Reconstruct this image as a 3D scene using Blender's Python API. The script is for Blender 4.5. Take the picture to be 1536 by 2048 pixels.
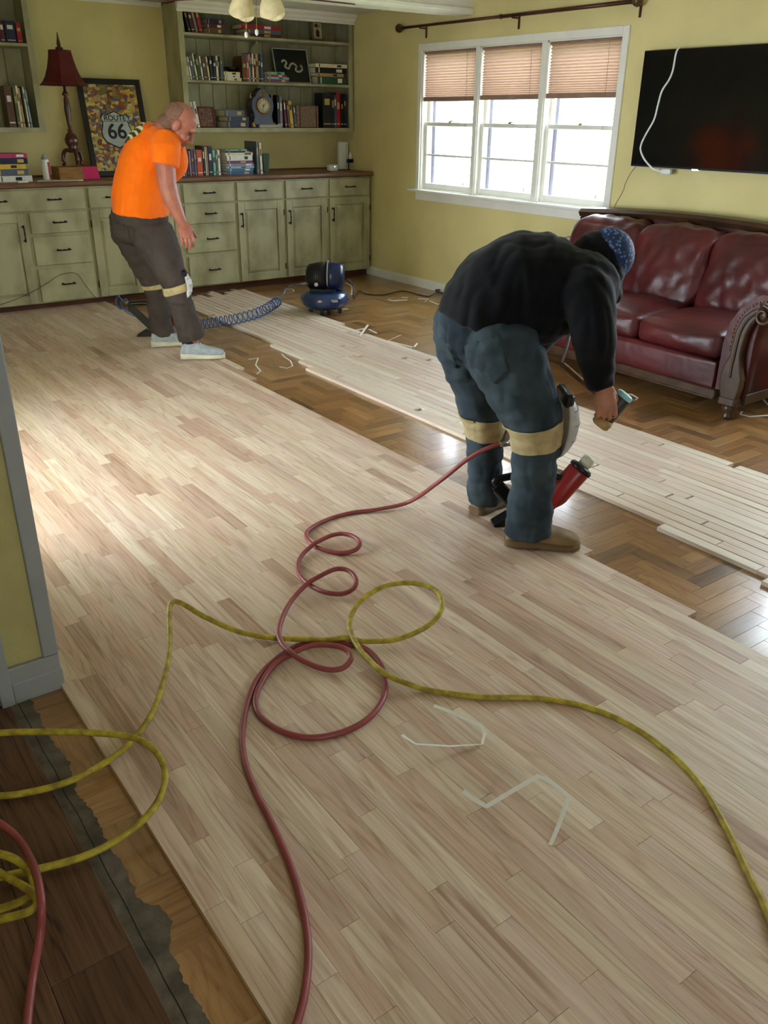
import bpy, bmesh, math, random
import numpy as np
from mathutils import Vector as V, Matrix, noise
for o in list(bpy.data.objects): bpy.data.objects.remove(o)
S = bpy.context.scene
COL = S.collection
rnd = random.Random(7)

# ------------------------------------------------------------------ camera
FPX = 1692.7; CX, CY = 768.0, 1024.0; H = 1.7
YAW, PIT, ROL = 0.63267193, 0.43773496, 0.01113989
_f = V((math.sin(YAW)*math.cos(PIT), math.cos(YAW)*math.cos(PIT), -math.sin(PIT)))
_r0 = V((math.cos(YAW), -math.sin(YAW), 0)); _u0 = _r0.cross(_f)
_r = _r0*math.cos(ROL) + _u0*math.sin(ROL); _u = _u0*math.cos(ROL) - _r0*math.sin(ROL)
cd = bpy.data.cameras.new('camera'); cam = bpy.data.objects.new('camera', cd); COL.objects.link(cam)
cd.sensor_fit = 'VERTICAL'; cd.sensor_height = 36; cd.lens = FPX/2048*36; cd.clip_start = .02; cd.clip_end = 200
cam.matrix_world = Matrix(((_r.x, _u.x, -_f.x, 0), (_r.y, _u.y, -_f.y, 0), (_r.z, _u.z, -_f.z, H), (0, 0, 0, 1)))
S.camera = cam

# ------------------------------------------------------------------ light
SKY = 10.0
w = bpy.data.worlds.new('sky'); S.world = w; w.use_nodes = True
nt = w.node_tree; bg = nt.nodes['Background']
bg.inputs[0].default_value = (0.88, 0.95, 1.0, 1); bg.inputs[1].default_value = SKY
S.view_settings.view_transform = 'Standard'; S.view_settings.look = 'None'
S.view_settings.gamma = 1; S.view_settings.use_curve_mapping = False; S.view_settings.exposure = 1.0
def portal(name, loc, rot, sx, sy):
    l = bpy.data.lights.new(name, 'AREA'); l.shape = 'RECTANGLE'; l.size = sx; l.size_y = sy
    l.cycles.is_portal = True
    o = bpy.data.objects.new(name, l); o.location = loc; o.rotation_euler = rot; COL.objects.link(o); return o
portal('window_triple_daylight', (6.4, 6.24, 1.65), (0, math.pi/2, 0), 1.5, 2.7)      # daylight through the triple window
portal('window_right_offscreen', (6.4, 2.1, 1.65), (0, math.pi/2, 0), 1.5, 2.3)        # second window, past the television
portal('door_left_offscreen', (0.20, 4.3, 1.05), (0, -math.pi/2, 0), 2.1, 2.0)     # glazed door in the left wall


portal('added_rear_opening_offscreen', (.4, -2.85, 1.6), (math.pi/2, 0, 0), .9, .9)        # unseen wall opening added behind the camera to brighten the near floor

# ------------------------------------------------------------------ pixel -> place helpers
def ray(px, py):
    return _r*((px-CX)/FPX) - _u*((py-CY)/FPX) + _f
O0 = V((0, 0, H)); FH = V((math.sin(YAW), math.cos(YAW), 0)); RH = V((math.cos(YAW), -math.sin(YAW), 0)); Z = V((0, 0, 1))
def onz(px, py, z=0.019): d = ray(px, py); return O0 + d*((z-H)/d.z)
def onx(px, py, x): d = ray(px, py); return O0 + d*(x/d.x)
def ony(px, py, y): d = ray(px, py); return O0 + d*(y/d.y)
def ond(px, py, D): d = ray(px, py); return O0 + d*(D/d.dot(FH))
def project(p):
    d = V(p)-O0; c = d.dot(_f)
    return (CX+FPX*d.dot(_r)/c, CY-FPX*d.dot(_u)/c, c) if c > .05 else (-1e6, -1e6, c)

# ------------------------------------------------------------------ materials
def C(r, g, b):
    f = lambda v: ((v/255+.055)/1.055)**2.4 if v > 10 else v/255/12.92
    return (f(r), f(g), f(b), 1)
MATS = {}
def N(nt, t, **k):
    n = nt.nodes.new(t)
    for a, v in k.items(): setattr(n, a, v)
    return n
def mat(name, col, rough=.6, metal=0, var=.12, scale=6, bump=0, bscale=40, spec=.4, coat=0, stretch=(1, 1, 1), emit=0, col2=None, detail=4, sheen=0, trans=0, ramp=(.35, .65)):
    if name in MATS: return MATS[name]
    m = bpy.data.materials.new(name); m.use_nodes = True; nt = m.node_tree; b = nt.nodes['Principled BSDF']
    b.inputs['Roughness'].default_value = rough; b.inputs['Metallic'].default_value = metal
    b.inputs['Specular IOR Level'].default_value = spec; b.inputs['Coat Weight'].default_value = coat; b.inputs['Coat Roughness'].default_value = .15
    b.inputs['Sheen Weight'].default_value = sheen
    tc = N(nt, 'ShaderNodeTexCoord'); mp = N(nt, 'ShaderNodeMapping'); mp.inputs['Scale'].default_value = stretch
    nt.links.new(tc.outputs['Object'], mp.inputs[0])
    nz = N(nt, 'ShaderNodeTexNoise'); nz.inputs['Scale'].default_value = scale; nz.inputs['Detail'].default_value = detail
    nt.links.new(mp.outputs[0], nz.inputs[0])
    cr = N(nt, 'ShaderNodeValToRGB'); cr.color_ramp.elements[0].position = ramp[0]; cr.color_ramp.elements[1].position = ramp[1]
    if col2 is None:
        a = tuple(c*(1-var) for c in col[:3])+(1,); c2 = tuple(min(1, c*(1+var)) for c in col[:3])+(1,)
    else: a, c2 = col2, col
    cr.color_ramp.elements[0].color = a; cr.color_ramp.elements[1].color = c2
    nt.links.new(nz.outputs[0], cr.inputs[0]); nt.links.new(cr.outputs[0], b.inputs['Base Color'])
    if bump:
        n2 = N(nt, 'ShaderNodeTexNoise'); n2.inputs['Scale'].default_value = bscale; n2.inputs['Detail'].default_value = 5
        nt.links.new(mp.outputs[0], n2.inputs[0])
        bp = N(nt, 'ShaderNodeBump'); bp.inputs['Strength'].default_value = bump; bp.inputs['Distance'].default_value = .02
        nt.links.new(n2.outputs[0], bp.inputs['Height']); nt.links.new(bp.outputs[0], b.inputs['Normal'])
    if emit:
        b.inputs['Emission Color'].default_value = col; b.inputs['Emission Strength'].default_value = emit
    MATS[name] = m; return m
def wood(name, ramp, rough=.45, spec=.4, grain=(70, 2.2, 70), bump=.05, mix=.30, dark=None, coat=0, knots=True):
    """boards along Y: every piece has its own tone (attribute), grain from world position"""
    m = bpy.data.materials.new(name); m.use_nodes = True; nt = m.node_tree; b = nt.nodes['Principled BSDF']; L = nt.links.new
    b.inputs['Roughness'].default_value = rough; b.inputs['Specular IOR Level'].default_value = spec
    b.inputs['Coat Weight'].default_value = coat; b.inputs['Coat Roughness'].default_value = .12
    at = N(nt, 'ShaderNodeAttribute', attribute_name='tone')
    sep = N(nt, 'ShaderNodeSeparateColor'); L(at.outputs['Color'], sep.inputs[0])
    cr = N(nt, 'ShaderNodeValToRGB'); els = cr.color_ramp.elements
    while len(els) < len(ramp): els.new(.5)
    for i, c in enumerate(ramp): els[i].position = i/(len(ramp)-1); els[i].color = c
    g = N(nt, 'ShaderNodeNewGeometry')
    vm = N(nt, 'ShaderNodeVectorMath', operation='MULTIPLY'); L(g.outputs['Position'], vm.inputs[0])
    # along-x pieces carry green = 1
    mixv = N(nt, 'ShaderNodeMix', data_type='VECTOR'); L(sep.outputs[1], mixv.inputs['Factor'])
    mixv.inputs[4].default_value = grain; mixv.inputs[5].default_value = (grain[1], grain[0], grain[2]); L(mixv.outputs[1], vm.inputs[1])
    off = N(nt, 'ShaderNodeVectorMath', operation='SCALE'); L(at.outputs['Color'], off.inputs[0]); off.inputs['Scale'].default_value = 137.0
    add = N(nt, 'ShaderNodeVectorMath', operation='ADD'); L(vm.outputs[0], add.inputs[0]); L(off.outputs[0], add.inputs[1])
    # slow drift of tone along each piece
    s0 = N(nt, 'ShaderNodeVectorMath', operation='MULTIPLY'); L(add.outputs[0], s0.inputs[0]); s0.inputs[1].default_value = (.30, .9, .30)
    n0 = N(nt, 'ShaderNodeTexNoise'); n0.inputs['Scale'].default_value = 1; n0.inputs['Detail'].default_value = 3; L(s0.outputs[0], n0.inputs[0])
    dr_ = N(nt, 'ShaderNodeMath', operation='MULTIPLY_ADD'); L(n0.outputs[0], dr_.inputs[0]); dr_.inputs[1].default_value = .24; L(sep.outputs[0], dr_.inputs[2])
    sh0 = N(nt, 'ShaderNodeMath', operation='SUBTRACT', use_clamp=True); L(dr_.outputs[0], sh0.inputs[0]); sh0.inputs[1].default_value = .12; L(sh0.outputs[0], cr.inputs[0])
    n1 = N(nt, 'ShaderNodeTexNoise'); n1.inputs['Scale'].default_value = 1; n1.inputs['Detail'].default_value = 6; n1.inputs['Roughness'].default_value = .6; n1.inputs['Distortion'].default_value = .8; L(add.outputs[0], n1.inputs[0])
    # cathedral arches: banded low frequency noise
    sc = N(nt, 'ShaderNodeVectorMath', operation='MULTIPLY'); L(add.outputs[0], sc.inputs[0]); sc.inputs[1].default_value = (.22, .5, .22)
    n2 = N(nt, 'ShaderNodeTexNoise'); n2.inputs['Scale'].default_value = 1; n2.inputs['Detail'].default_value = 1; L(sc.outputs[0], n2.inputs[0])
    mu = N(nt, 'ShaderNodeMath', operation='MULTIPLY'); L(n2.outputs[0], mu.inputs[0]); mu.inputs[1].default_value = 60
    sn = N(nt, 'ShaderNodeMath', operation='SINE'); L(mu.outputs[0], sn.inputs[0])
    mr = N(nt, 'ShaderNodeMapRange'); L(sn.outputs[0], mr.inputs[0]); mr.inputs[1].default_value = .2; mr.inputs[2].default_value = 1; mr.inputs[3].default_value = 0; mr.inputs[4].default_value = 1.0
    ad = N(nt, 'ShaderNodeMath', operation='MULTIPLY_ADD'); L(mr.outputs[0], ad.inputs[0]); L(n1.outputs[0], ad.inputs[1]); 
    m2 = N(nt, 'ShaderNodeMapRange'); L(n1.outputs[0], m2.inputs[0]); m2.inputs[1].default_value = .42; m2.inputs[2].default_value = .68; m2.inputs[3].default_value = 0; m2.inputs[4].default_value = .8
    L(m2.outputs[0], ad.inputs[2])
    fac = N(nt, 'ShaderNodeMath', operation='MULTIPLY', use_clamp=True); L(ad.outputs[0], fac.inputs[0]); fac.inputs[1].default_value = mix
    mx = N(nt, 'ShaderNodeMix', data_type='RGBA', blend_type='MULTIPLY'); L(fac.outputs[0], mx.inputs['Factor']); L(cr.outputs[0], mx.inputs[6])
    mx.inputs[7].default_value = dark or (.34, .22, .15, 1)
    last = mx.outputs[2]
    if knots:
        n3 = N(nt, 'ShaderNodeTexNoise'); n3.inputs['Scale'].default_value = 1.0; n3.inputs['Detail'].default_value = 2
        s3 = N(nt, 'ShaderNodeVectorMath', operation='MULTIPLY'); L(add.outputs[0], s3.inputs[0]); s3.inputs[1].default_value = (.35, 1.6, .35); L(s3.outputs[0], n3.inputs[0])
        k = N(nt, 'ShaderNodeMapRange'); L(n3.outputs[0], k.inputs[0]); k.inputs[1].default_value = .70; k.inputs[2].default_value = .82; k.inputs[3].default_value = 0; k.inputs[4].default_value = .55
        mk = N(nt, 'ShaderNodeMix', data_type='RGBA', blend_type='MULTIPLY'); L(k.outputs[0], mk.inputs['Factor']); L(last, mk.inputs[6]); mk.inputs[7].default_value = (.45, .25, .17, 1); last = mk.outputs[2]
    L(last, b.inputs['Base Color'])
    bp = N(nt, 'ShaderNodeBump'); bp.inputs['Strength'].default_value = bump; bp.inputs['Distance'].default_value = .004
    L(n1.outputs[0], bp.inputs['Height']); L(bp.outputs[0], b.inputs['Normal'])
    MATS[name] = m; return m

# ------------------------------------------------------------------ objects
ORG = {}
def link(o, parent=None, org=None):
    COL.objects.link(o)
    if parent: o.parent = parent; ORG[o] = ORG[parent]
    else: ORG[o] = org or V((0, 0, 0)); o.location = ORG[o]
    return o
def tag(o, label=None, cat=None, group=None, kind=None):
    if label: o['label'] = label
    if cat: o['category'] = cat
    if group: o['group'] = group
    if kind: o['kind'] = kind
    return o
def thing(name, loc, label, cat, group=None, kind=None):
    o = bpy.data.objects.new(name, None); o.empty_display_size = .05; link(o, None, V(loc)); return tag(o, label, cat, group, kind)
class MB:
    def __init__(s): s.v = []; s.f = []; s.sm = []
    def add(s, vs, fs, smooth=False):
        n = len(s.v); s.v += [V(p) for p in vs]; s.f += [tuple(i+n for i in f) for f in fs]; s.sm += [smooth]*len(fs); return s
    def hexa(s, p):     # 8 corners: bottom ring 0-3 then top ring 4-7
        return s.add(p, [(3, 2, 1, 0), (4, 5, 6, 7), (0, 1, 5, 4), (1, 2, 6, 5), (2, 3, 7, 6), (3, 0, 4, 7)])
    def box(s, a, b, c=0):
        (x0, y0, z0), (x1, y1, z1) = a, b
        if x0 > x1: x0, x1 = x1, x0
        if y0 > y1: y0, y1 = y1, y0
        if z0 > z1: z0, z1 = z1, z0
        if not c: return s.hexa([(x0, y0, z0), (x1, y0, z0), (x1, y1, z0), (x0, y1, z0), (x0, y0, z1), (x1, y0, z1), (x1, y1, z1), (x0, y1, z1)])
        return s.cbox(V(((x0+x1)/2, (y0+y1)/2, (z0+z1)/2)), V((x1-x0, y1-y0, z1-z0)), Matrix.Identity(3), c)
    def cbox(s, cen, size, rot=None, c=.004):
        """box with chamfered edges"""
        rot = rot or Matrix.Identity(3); h = V(size)/2; c = min(c, min(h)*.9); vs = []; idx = {}
        for i in (-1, 1):
            for j in (-1, 1):
                for k in (-1, 1):
                    for a in range(3):
                        p = V((i*h.x, j*h.y, k*h.z)); sg = (i, j, k)
                        for q in range(3):
                            if q != a: p[q] -= sg[q]*c
                        idx[(i, j, k, a)] = len(vs); vs.append(V(cen)+rot @ p)
        fs = []
        for a in range(3):
            b_, c_ = (a+1) % 3, (a+2) % 3
            for sgn in (-1, 1):
                def key(u, v):
                    t = [0, 0, 0]; t[a] = sgn; t[b_] = u; t[c_] = v; return idx[(t[0], t[1], t[2], a)]
                f = [key(-1, -1), key(1, -1), key(1, 1), key(-1, 1)]
                fs.append(tuple(f if sgn > 0 else f[::-1]))
            for u in (-1, 1):
                for v in (-1, 1):
                    t0 = [0, 0, 0]; t0[b_] = u; t0[c_] = v
                    def k2(w_, ax): t = list(t0); t[a] = w_; return idx[(t[0], t[1], t[2], ax)]
                    f = [k2(-1, b_), k2(1, b_), k2(1, c_), k2(-1, c_)]
                    fs.append(tuple(f if u*v > 0 else f[::-1]))
        for i in (-1, 1):
            for j in (-1, 1):
                for k in (-1, 1):
                    f = [idx[(i, j, k, 0)], idx[(i, j, k, 1)], idx[(i, j, k, 2)]]
                    fs.append(tuple(f if i*j*k > 0 else f[::-1]))
        return s.add(vs, fs)
    def loft(s, rings, closed=False, caps=True, smooth=True):
        n = len(rings[0]); vs = [p for r in rings for p in r]; fs = []; m = len(rings)
        for i in range(m if closed else m-1):
            a, b = i*n, ((i+1) % m)*n
            for j in range(n): k = (j+1) % n; fs.append((a+j, a+k, b+k, b+j))
        s.add(vs, fs, smooth)
        if caps and not closed:
            base = len(s.v)-len(vs)
            s.f += [tuple(base+j for j in range(n))[::-1], tuple(base+(m-1)*n+j for j in range(n))]; s.sm += [False, False]
        return s
    def tube(s, pts, r, n=8, closed=False, caps=True, flat=None, up=None, smooth=True):
        """flat: ratio of the second axis; r number or list"""
        pts = [V(p) for p in pts]; m = len(pts); rr = r if isinstance(r, (list, tuple)) else [r]*m
        rings = []; nrm = None
        for i in range(m):
            a = pts[(i-1) % m] if closed or i else pts[i]; b = pts[(i+1) % m] if closed or i < m-1 else pts[i]
            t = (b-a); t = t.normalized() if t.length > 1e-9 else V((0, 0, 1))
            if up is not None: nrm = V(up)
            elif nrm is None: nrm = V((0, 0, 1)) if abs(t.z) < .9 else V((1, 0, 0))
            nrm = (nrm-t*nrm.dot(t)); nrm = nrm.normalized() if nrm.length > 1e-6 else t.orthogonal().normalized()
            bi = t.cross(nrm); fl = 1 if flat is None else (flat[i] if isinstance(flat, (list, tuple)) else flat)
            rings.append([pts[i]+nrm*(rr[i]*fl*math.sin(2*math.pi*j/n))+bi*(rr[i]*math.cos(2*math.pi*j/n)) for j in range(n)])
        return s.loft(rings, closed, caps, smooth)
    def cap(s, pts, rr, n=14, flat=None, up=None, e=3):
        """rounded limb: tube with hemispherical ends"""
        pts = [V(p) for p in pts]; rr = list(rr); fl = flat if isinstance(flat, (list, tuple)) else [flat or 1]*len(pts)
        P, Rr, Fl = [], [], []
        d = (pts[0]-pts[1]).normalized()
        for i in range(e, 0, -1): a = i/e*math.pi/2*.98; P.append(pts[0]+d*rr[0]*math.sin(a)); Rr.append(rr[0]*math.cos(a)); Fl.append(fl[0])
        P += pts; Rr += rr; Fl += list(fl)
        d = (pts[-1]-pts[-2]).normalized()
        for i in range(1, e+1): a = i/e*math.pi/2*.98; P.append(pts[-1]+d*rr[-1]*math.sin(a)); Rr.append(rr[-1]*math.cos(a)); Fl.append(fl[-1])
        return s.tube(P, Rr, n, flat=Fl, up=up)
    def ell(s, c, r, rot=None, n=16, m=10):
        rot = rot or Matrix.Identity(3); c = V(c); rings = []
        for i in range(m+1):
            a = -math.pi/2+math.pi*i/m; a = max(-1.55, min(1.55, a))
            rings.append([c+rot @ V((r[0]*math.cos(a)*math.cos(2*math.pi*j/n), r[1]*math.cos(a)*math.sin(2*math.pi*j/n), r[2]*math.sin(a))) for j in range(n)])
        return s.loft(rings)
    def lathe(s, prof, cen=(0, 0, 0), rot=None, n=24, smooth=True, sx=1, sy=1):
        """prof: (radius, height) list, around local Z"""
        rot = rot or Matrix.Identity(3); cen = V(cen)
        return s.loft([[cen+rot @ V((max(r, 1e-4)*sx*math.cos(2*math.pi*j/n), max(r, 1e-4)*sy*math.sin(2*math.pi*j/n), h)) for j in range(n)] for r, h in prof], smooth=smooth)
    def prism(s, pts, d):
        """closed outline (3D points) pushed along vector d"""
        n = len(pts); d = V(d); vs = [V(p) for p in pts]+[V(p)+d for p in pts]
        nn = sum(((V(pts[i])-V(pts[0])).cross(V(pts[(i+1) % n])-V(pts[0])) for i in range(1, n-1)), V((0, 0, 0)))
        fs = [tuple(range(n)), tuple(range(2*n-1, n-1, -1))]+[(i, i+n, (i+1) % n+n, (i+1) % n) for i in range(n)]
        if nn.dot(d) > 0: fs = [f[::-1] for f in fs]
        return s.add(vs, fs)
    def build(s, name, m, parent=None, label=None, cat=None, group=None, kind=None, org=None, tone=None, smooth=None, sub=0, bev=0):
        if parent is not None: og = ORG[parent]
        elif org is not None: og = V(org)
        else:
            xs = [p.x for p in s.v]; ys = [p.y for p in s.v]; zs = [p.z for p in s.v]
            og = V(((min(xs)+max(xs))/2, (min(ys)+max(ys))/2, min(zs)))
        me = bpy.data.meshes.new(name); me.from_pydata([p-og for p in s.v], [], s.f)
        me.polygons.foreach_set('use_smooth', [(x if smooth is None else smooth) for x in s.sm]); me.update()
        if isinstance(m, str): m = MATS[m]
        me.materials.append(m)
        if tone is not None:
            a = me.attributes.new('tone', 'FLOAT_COLOR', 'POINT')
            t = tone if isinstance(tone, list) else [tone]*len(s.v)
            a.data.foreach_set('color', [c for q in t for c in (q[0], q[1], q[2], 1)])
        o = bpy.data.objects.new(name, me); link(o, parent, og)
        if bev: md = o.modifiers.new('bevel', 'BEVEL'); md.width = bev; md.segments = 2; md.limit_method = 'ANGLE'
        if sub: md = o.modifiers.new('sub', 'SUBSURF'); md.levels = sub; md.render_levels = sub
        return tag(o, label, cat, group, kind)
def bez(pts, k=8, closed=False):
    """Catmull-Rom through points"""
    pts = [V(p) for p in pts]; n = len(pts); out = []
    for i in range(n if closed else n-1):
        g = lambda j: pts[j % n] if closed else pts[max(0, min(n-1, j))]
        a, b, c, d = g(i-1), g(i), g(i+1), g(i+2)
        for t in range(k):
            u = t/k; out.append(.5*((2*b)+(c-a)*u+(2*a-5*b+4*c-d)*u*u+(3*b-a-3*c+d)*u**3))
    if not closed: out.append(pts[-1])
    return out
def remesh(mb, name, m, parent, voxel=.007, it=4, fold=None, label=None):
    """one continuous surface from overlapping closed shapes"""
    o = mb.build(name, m, parent, label=label)
    md = o.modifiers.new('r', 'REMESH'); md.mode = 'VOXEL'; md.voxel_size = voxel; md.use_smooth_shade = True
    if it: sm = o.modifiers.new('s', 'SMOOTH'); sm.factor = .5; sm.iterations = it
    dg = bpy.context.evaluated_depsgraph_get(); me = bpy.data.meshes.new_from_object(o.evaluated_get(dg))
    o.modifiers.clear(); old = o.data; o.data = me; bpy.data.meshes.remove(old)
    if not me.materials: me.materials.append(MATS[m] if isinstance(m, str) else m)
    if fold:
        og = ORG[parent]; co = [v.co.copy() for v in me.vertices]; no = [v.normal.copy() for v in me.vertices]
        for i, v in enumerate(me.vertices): v.co = co[i]+no[i]*fold(co[i]+og, no[i])
    me.polygons.foreach_set('use_smooth', [True]*len(me.polygons)); me.update(); o.data.name = name
    return o
def frame3(fwd, up):
    """rotation whose local x = fwd, z ~ up"""
    x = V(fwd).normalized(); z = (V(up)-x*V(up).dot(x)).normalized(); y = z.cross(x)
    return Matrix((x, y, z)).transposed()
# ------------------------------------------------------------------ material set
mat('wall_yellow', C(220, 206, 148), .75, var=.05, scale=2.5, bump=.28, bscale=9, spec=.2)
mat('ceiling_white', C(232, 228, 215), .8, var=.03, bump=.1)
mat('trim_white', C(236, 234, 226), .45, var=.03, spec=.4)
mat('trim_grey', C(152, 155, 156), .5, var=.06, spec=.35)
mat('subfloor', C(110, 82, 52), .8, var=.2)
wood('oak_raw', [C(182, 154, 134), C(208, 180, 160), C(212, 192, 168), C(222, 204, 182), C(204, 186, 164), C(218, 196, 180), C(198, 172, 154), C(226, 210, 190), C(206, 176, 156)], rough=.42, spec=.45, mix=.55, dark=(.52, .39, .29, 1))
wood('oak_pale', [C(204, 186, 166), C(226, 208, 188), C(212, 190, 176), C(232, 220, 202), C(216, 200, 184)], rough=.45, spec=.4, mix=.28, dark=(.55, .42, .33, 1), knots=False)
wood('parquet_oak', [C(126, 90, 54), C(160, 118, 72), C(146, 106, 62), C(174, 132, 84), C(150, 114, 72), C(112, 80, 46)], rough=.30, spec=.5, mix=.5, dark=(.42, .26, .14, 1), grain=(60, 5, 60), coat=.5, knots=False)
wood('old_dark_wood', [C(78, 54, 37), C(98, 70, 48), C(86, 60, 40), C(108, 78, 54)], rough=.5, spec=.35, mix=.7, dark=(.28, .2, .14, 1), grain=(80, 2.5, 80), bump=.3)
mat('felt_grey', C(104, 96, 82), .8, var=.3, scale=16, bump=.25, bscale=30, col2=C(76, 68, 56))
mat('cab_green', C(176, 173, 140), .5, var=.1, scale=5, col2=C(140, 136, 104), spec=.4, stretch=(1, 1, .6), detail=7, ramp=(.3, .6))
mat('counter_brown', C(120, 84, 62), .42, var=.2, scale=14, spec=.5, stretch=(.4, 3, 3))
mat('iron_black', C(32, 29, 27), .4, metal=.6)
mat('toe_brown', C(86, 52, 34), .6)
mat('black_plastic', C(20, 20, 22), .35, var=.1)
mat('white_plastic', C(232, 232, 230), .4, var=.03)

def S_(name, mb, m, kind='structure', parent=None, **k):
    return mb.build(name, m, parent, kind=None if parent else kind, **k)

XR, YB, ZC, XL = 5.91, 9.05, 2.68, .497
# ------------------------------------------------------------------ floor
floor = S_('floor', MB().box((-2.6, -2.6, -.08), (6.02, 9.15, -.016)), 'subfloor', label='wooden floor, half of it newly laid with pale oak strips over old parquet', org=(2.5, 3, -.016))
def strip(mb, x0, x1, y0, y1, z0, z1, c=.0004):
    return mb.add([(x0, y0, z0), (x1, y0, z0), (x1, y1, z0), (x0, y1, z0), (x0, y0, z1-c), (x1, y0, z1-c), (x1, y1, z1-c), (x0, y1, z1-c),
                   (x0+c, y0+c, z1), (x1-c, y0+c, z1), (x1-c, y1-c, z1), (x0+c, y1-c, z1)],
                  [(3, 2, 1, 0), (8, 9, 10, 11), (0, 1, 5, 4), (1, 2, 6, 5), (2, 3, 7, 6), (3, 0, 4, 7), (4, 5, 9, 8), (5, 6, 10, 9), (6, 7, 11, 10), (7, 4, 8, 11)])
def cut_rows(y0, y1, lo, hi, first=None):
    ys = [y0]; y = y0+(first if first else rnd.uniform(lo*.5, hi))
    while y < y1-.2: ys.append(y); y += rnd.uniform(lo, hi)
    ys.append(y1); return ys
def seen_area(x0, x1, y0, y1, z=0):
    x, y, c = project(((x0+x1)/2, (y0+y1)/2, z))
    inside = -60 < x < 1600 and 0 < y < 2120 and c > .3
    return (x1-x0)*(y1-y0)*((H-z)/max(c, .3)**3) if inside else 0
def spread_parts(pieces, name, m, parent, limit=300, z0=0, z1=.019):
    """pieces: (x0,x1,y0,y1,tone) - the ones that show largest become parts, the rest one stuff mesh"""
    pieces.sort(key=lambda p: -seen_area(*p[:4]))
    for p in pieces[:limit]:
        t = p[4]; dz = (t[2]-.5)*.0006
        strip(MB(), p[0], p[1], p[2], p[3], z0, z1+dz).build(name, m, parent, tone=t)
    if len(pieces) > limit:
        mb = MB(); tn = []
        for p in pieces[limit:]:
            k = len(mb.v); strip(mb, p[0], p[1], p[2], p[3], z0, z1+(p[4][2]-.5)*.0006); tn += [p[4]]*(len(mb.v)-k)
        mb.build(name+'_rest', m, parent, kind='stuff', tone=tn)
tone = lambda along=0: (rnd.random(), along, rnd.random())
PW = .058; laid = []
for i in range(39):
    x0 = .487+i*PW; x1 = x0+PW-.0004
    a, b = (-1.6, 8.42) if i < 35 else ({35: 1.507, 36: 2.07, 37: 5.2, 38: 5.5}[i], 8.42)
    if i == 0:
        for ya, yb in ((-1.6, 2.43), (2.43, 8.42)):
            ys = cut_rows(ya, yb, .3, 1.2)
            for p, q in zip(ys, ys[1:]): laid.append((x0 if yb < 3 else XL+.002, x1, p+.0004, q-.0004, tone()))
        continue
    ys = cut_rows(a, b, .25, 1.15)
    for p, q in zip(ys, ys[1:]): laid.append((x0, x1, p+.0004, q-.0004, tone()))
spread_parts(laid, 'oak_strip', 'oak_raw', floor)
# herringbone parquet left bare
W, Lp = .072, .288; pq = []
for i in range(-160, 200):
    for j in range(-40, 60):
        ox = 4.0+i*W+j*Lp; oy = 4.0+i*W-j*Lp
        for (xa, ya, dx, dy, al) in ((ox, oy, Lp, W, 1), (ox, oy+W, W, Lp, 0)):
            xb, yb = xa+dx, ya+dy
            xa2, xb2, ya2, yb2 = max(xa, 2.5), min(xb, XR), max(ya, -.2), min(yb, 8.42)
            if xb2-xa2 > .02 and yb2-ya2 > .02:
                hid = xa2 > 3.45 and xb2 < 3.95 and ya2 > 1 and yb2 < 8.2
                if hid or (xb2 < 2.55 and yb2 > 1.4) : continue
                pq.append((xa2+.0004, xb2-.0004, ya2+.0004, yb2-.0004, tone(al)))
spread_parts(pq, 'parquet_block', 'parquet_oak', floor, z0=-.016, z1=0)
mb = MB(); mb.box((3.40, .9, -.016), (4.0, 8.3, -.003)); mb.build('parquet_under_boards', mat('parquet_plain', C(148, 108, 66), .5), floor)
# old floor by the door opening: parquet remnant, torn felt, dark planks
rem = []
for k in range(16):
    for (xa, xb) in ((.395, .487),):
        ya = -1.2+k*.228; rem.append((xa-.03, xb, ya, ya+.2276, (.4+.4*rnd.random(), k % 2, rnd.random())))
for p in rem: strip(MB(), *p[:4], -.016, 0).build('parquet_block', 'parquet_oak', floor, tone=p[4])
mb = MB(); n = 420; top = []
for k in range(n+1):
    y = -1.3+k*(2.43+1.3)/n
    e = .388+.018*noise.noise(V((y*6, 0, 3)))+.010*noise.noise(V((y*23, 1, 0)))+.009*noise.noise(V((y*70, 2, 0)))
    if 1.33 < y < 1.48: e += .035*math.sin((y-1.33)/.15*math.pi)
    top.append((e, y))
mb.prism([(e, y, .0005) for e, y in top]+[(.325, 2.43, .0005), (.325, -1.3, .0005)], (0, 0, .0025)); mb.build('torn_felt', 'felt_grey', floor)
mb = MB(); cr_ = [(.352+.004*noise.noise(V((y*9, 5, 0))), y) for _, y in top]
mb.prism([(x-.0012, y, .0025) for x, y in cr_]+[(x+.0012, y, .0025) for x, y in reversed(cr_)], (0, 0, .0008)); mb.build('felt_crack', mat('crack_dark', C(24, 18, 13), .9), floor)
xw = .327
while xw > -2.4:
    ys = cut_rows(-1.5, 2.43, .5, 1.6)
    for p, q in zip(ys, ys[1:]):
        t = tone(); strip(MB(), xw-.1795, xw-.0005, p, q-.0006, -.016, .004+t[2]*.0008, .0012).build('dark_plank', 'old_dark_wood', floor, tone=t)
    xw -= .18

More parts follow.
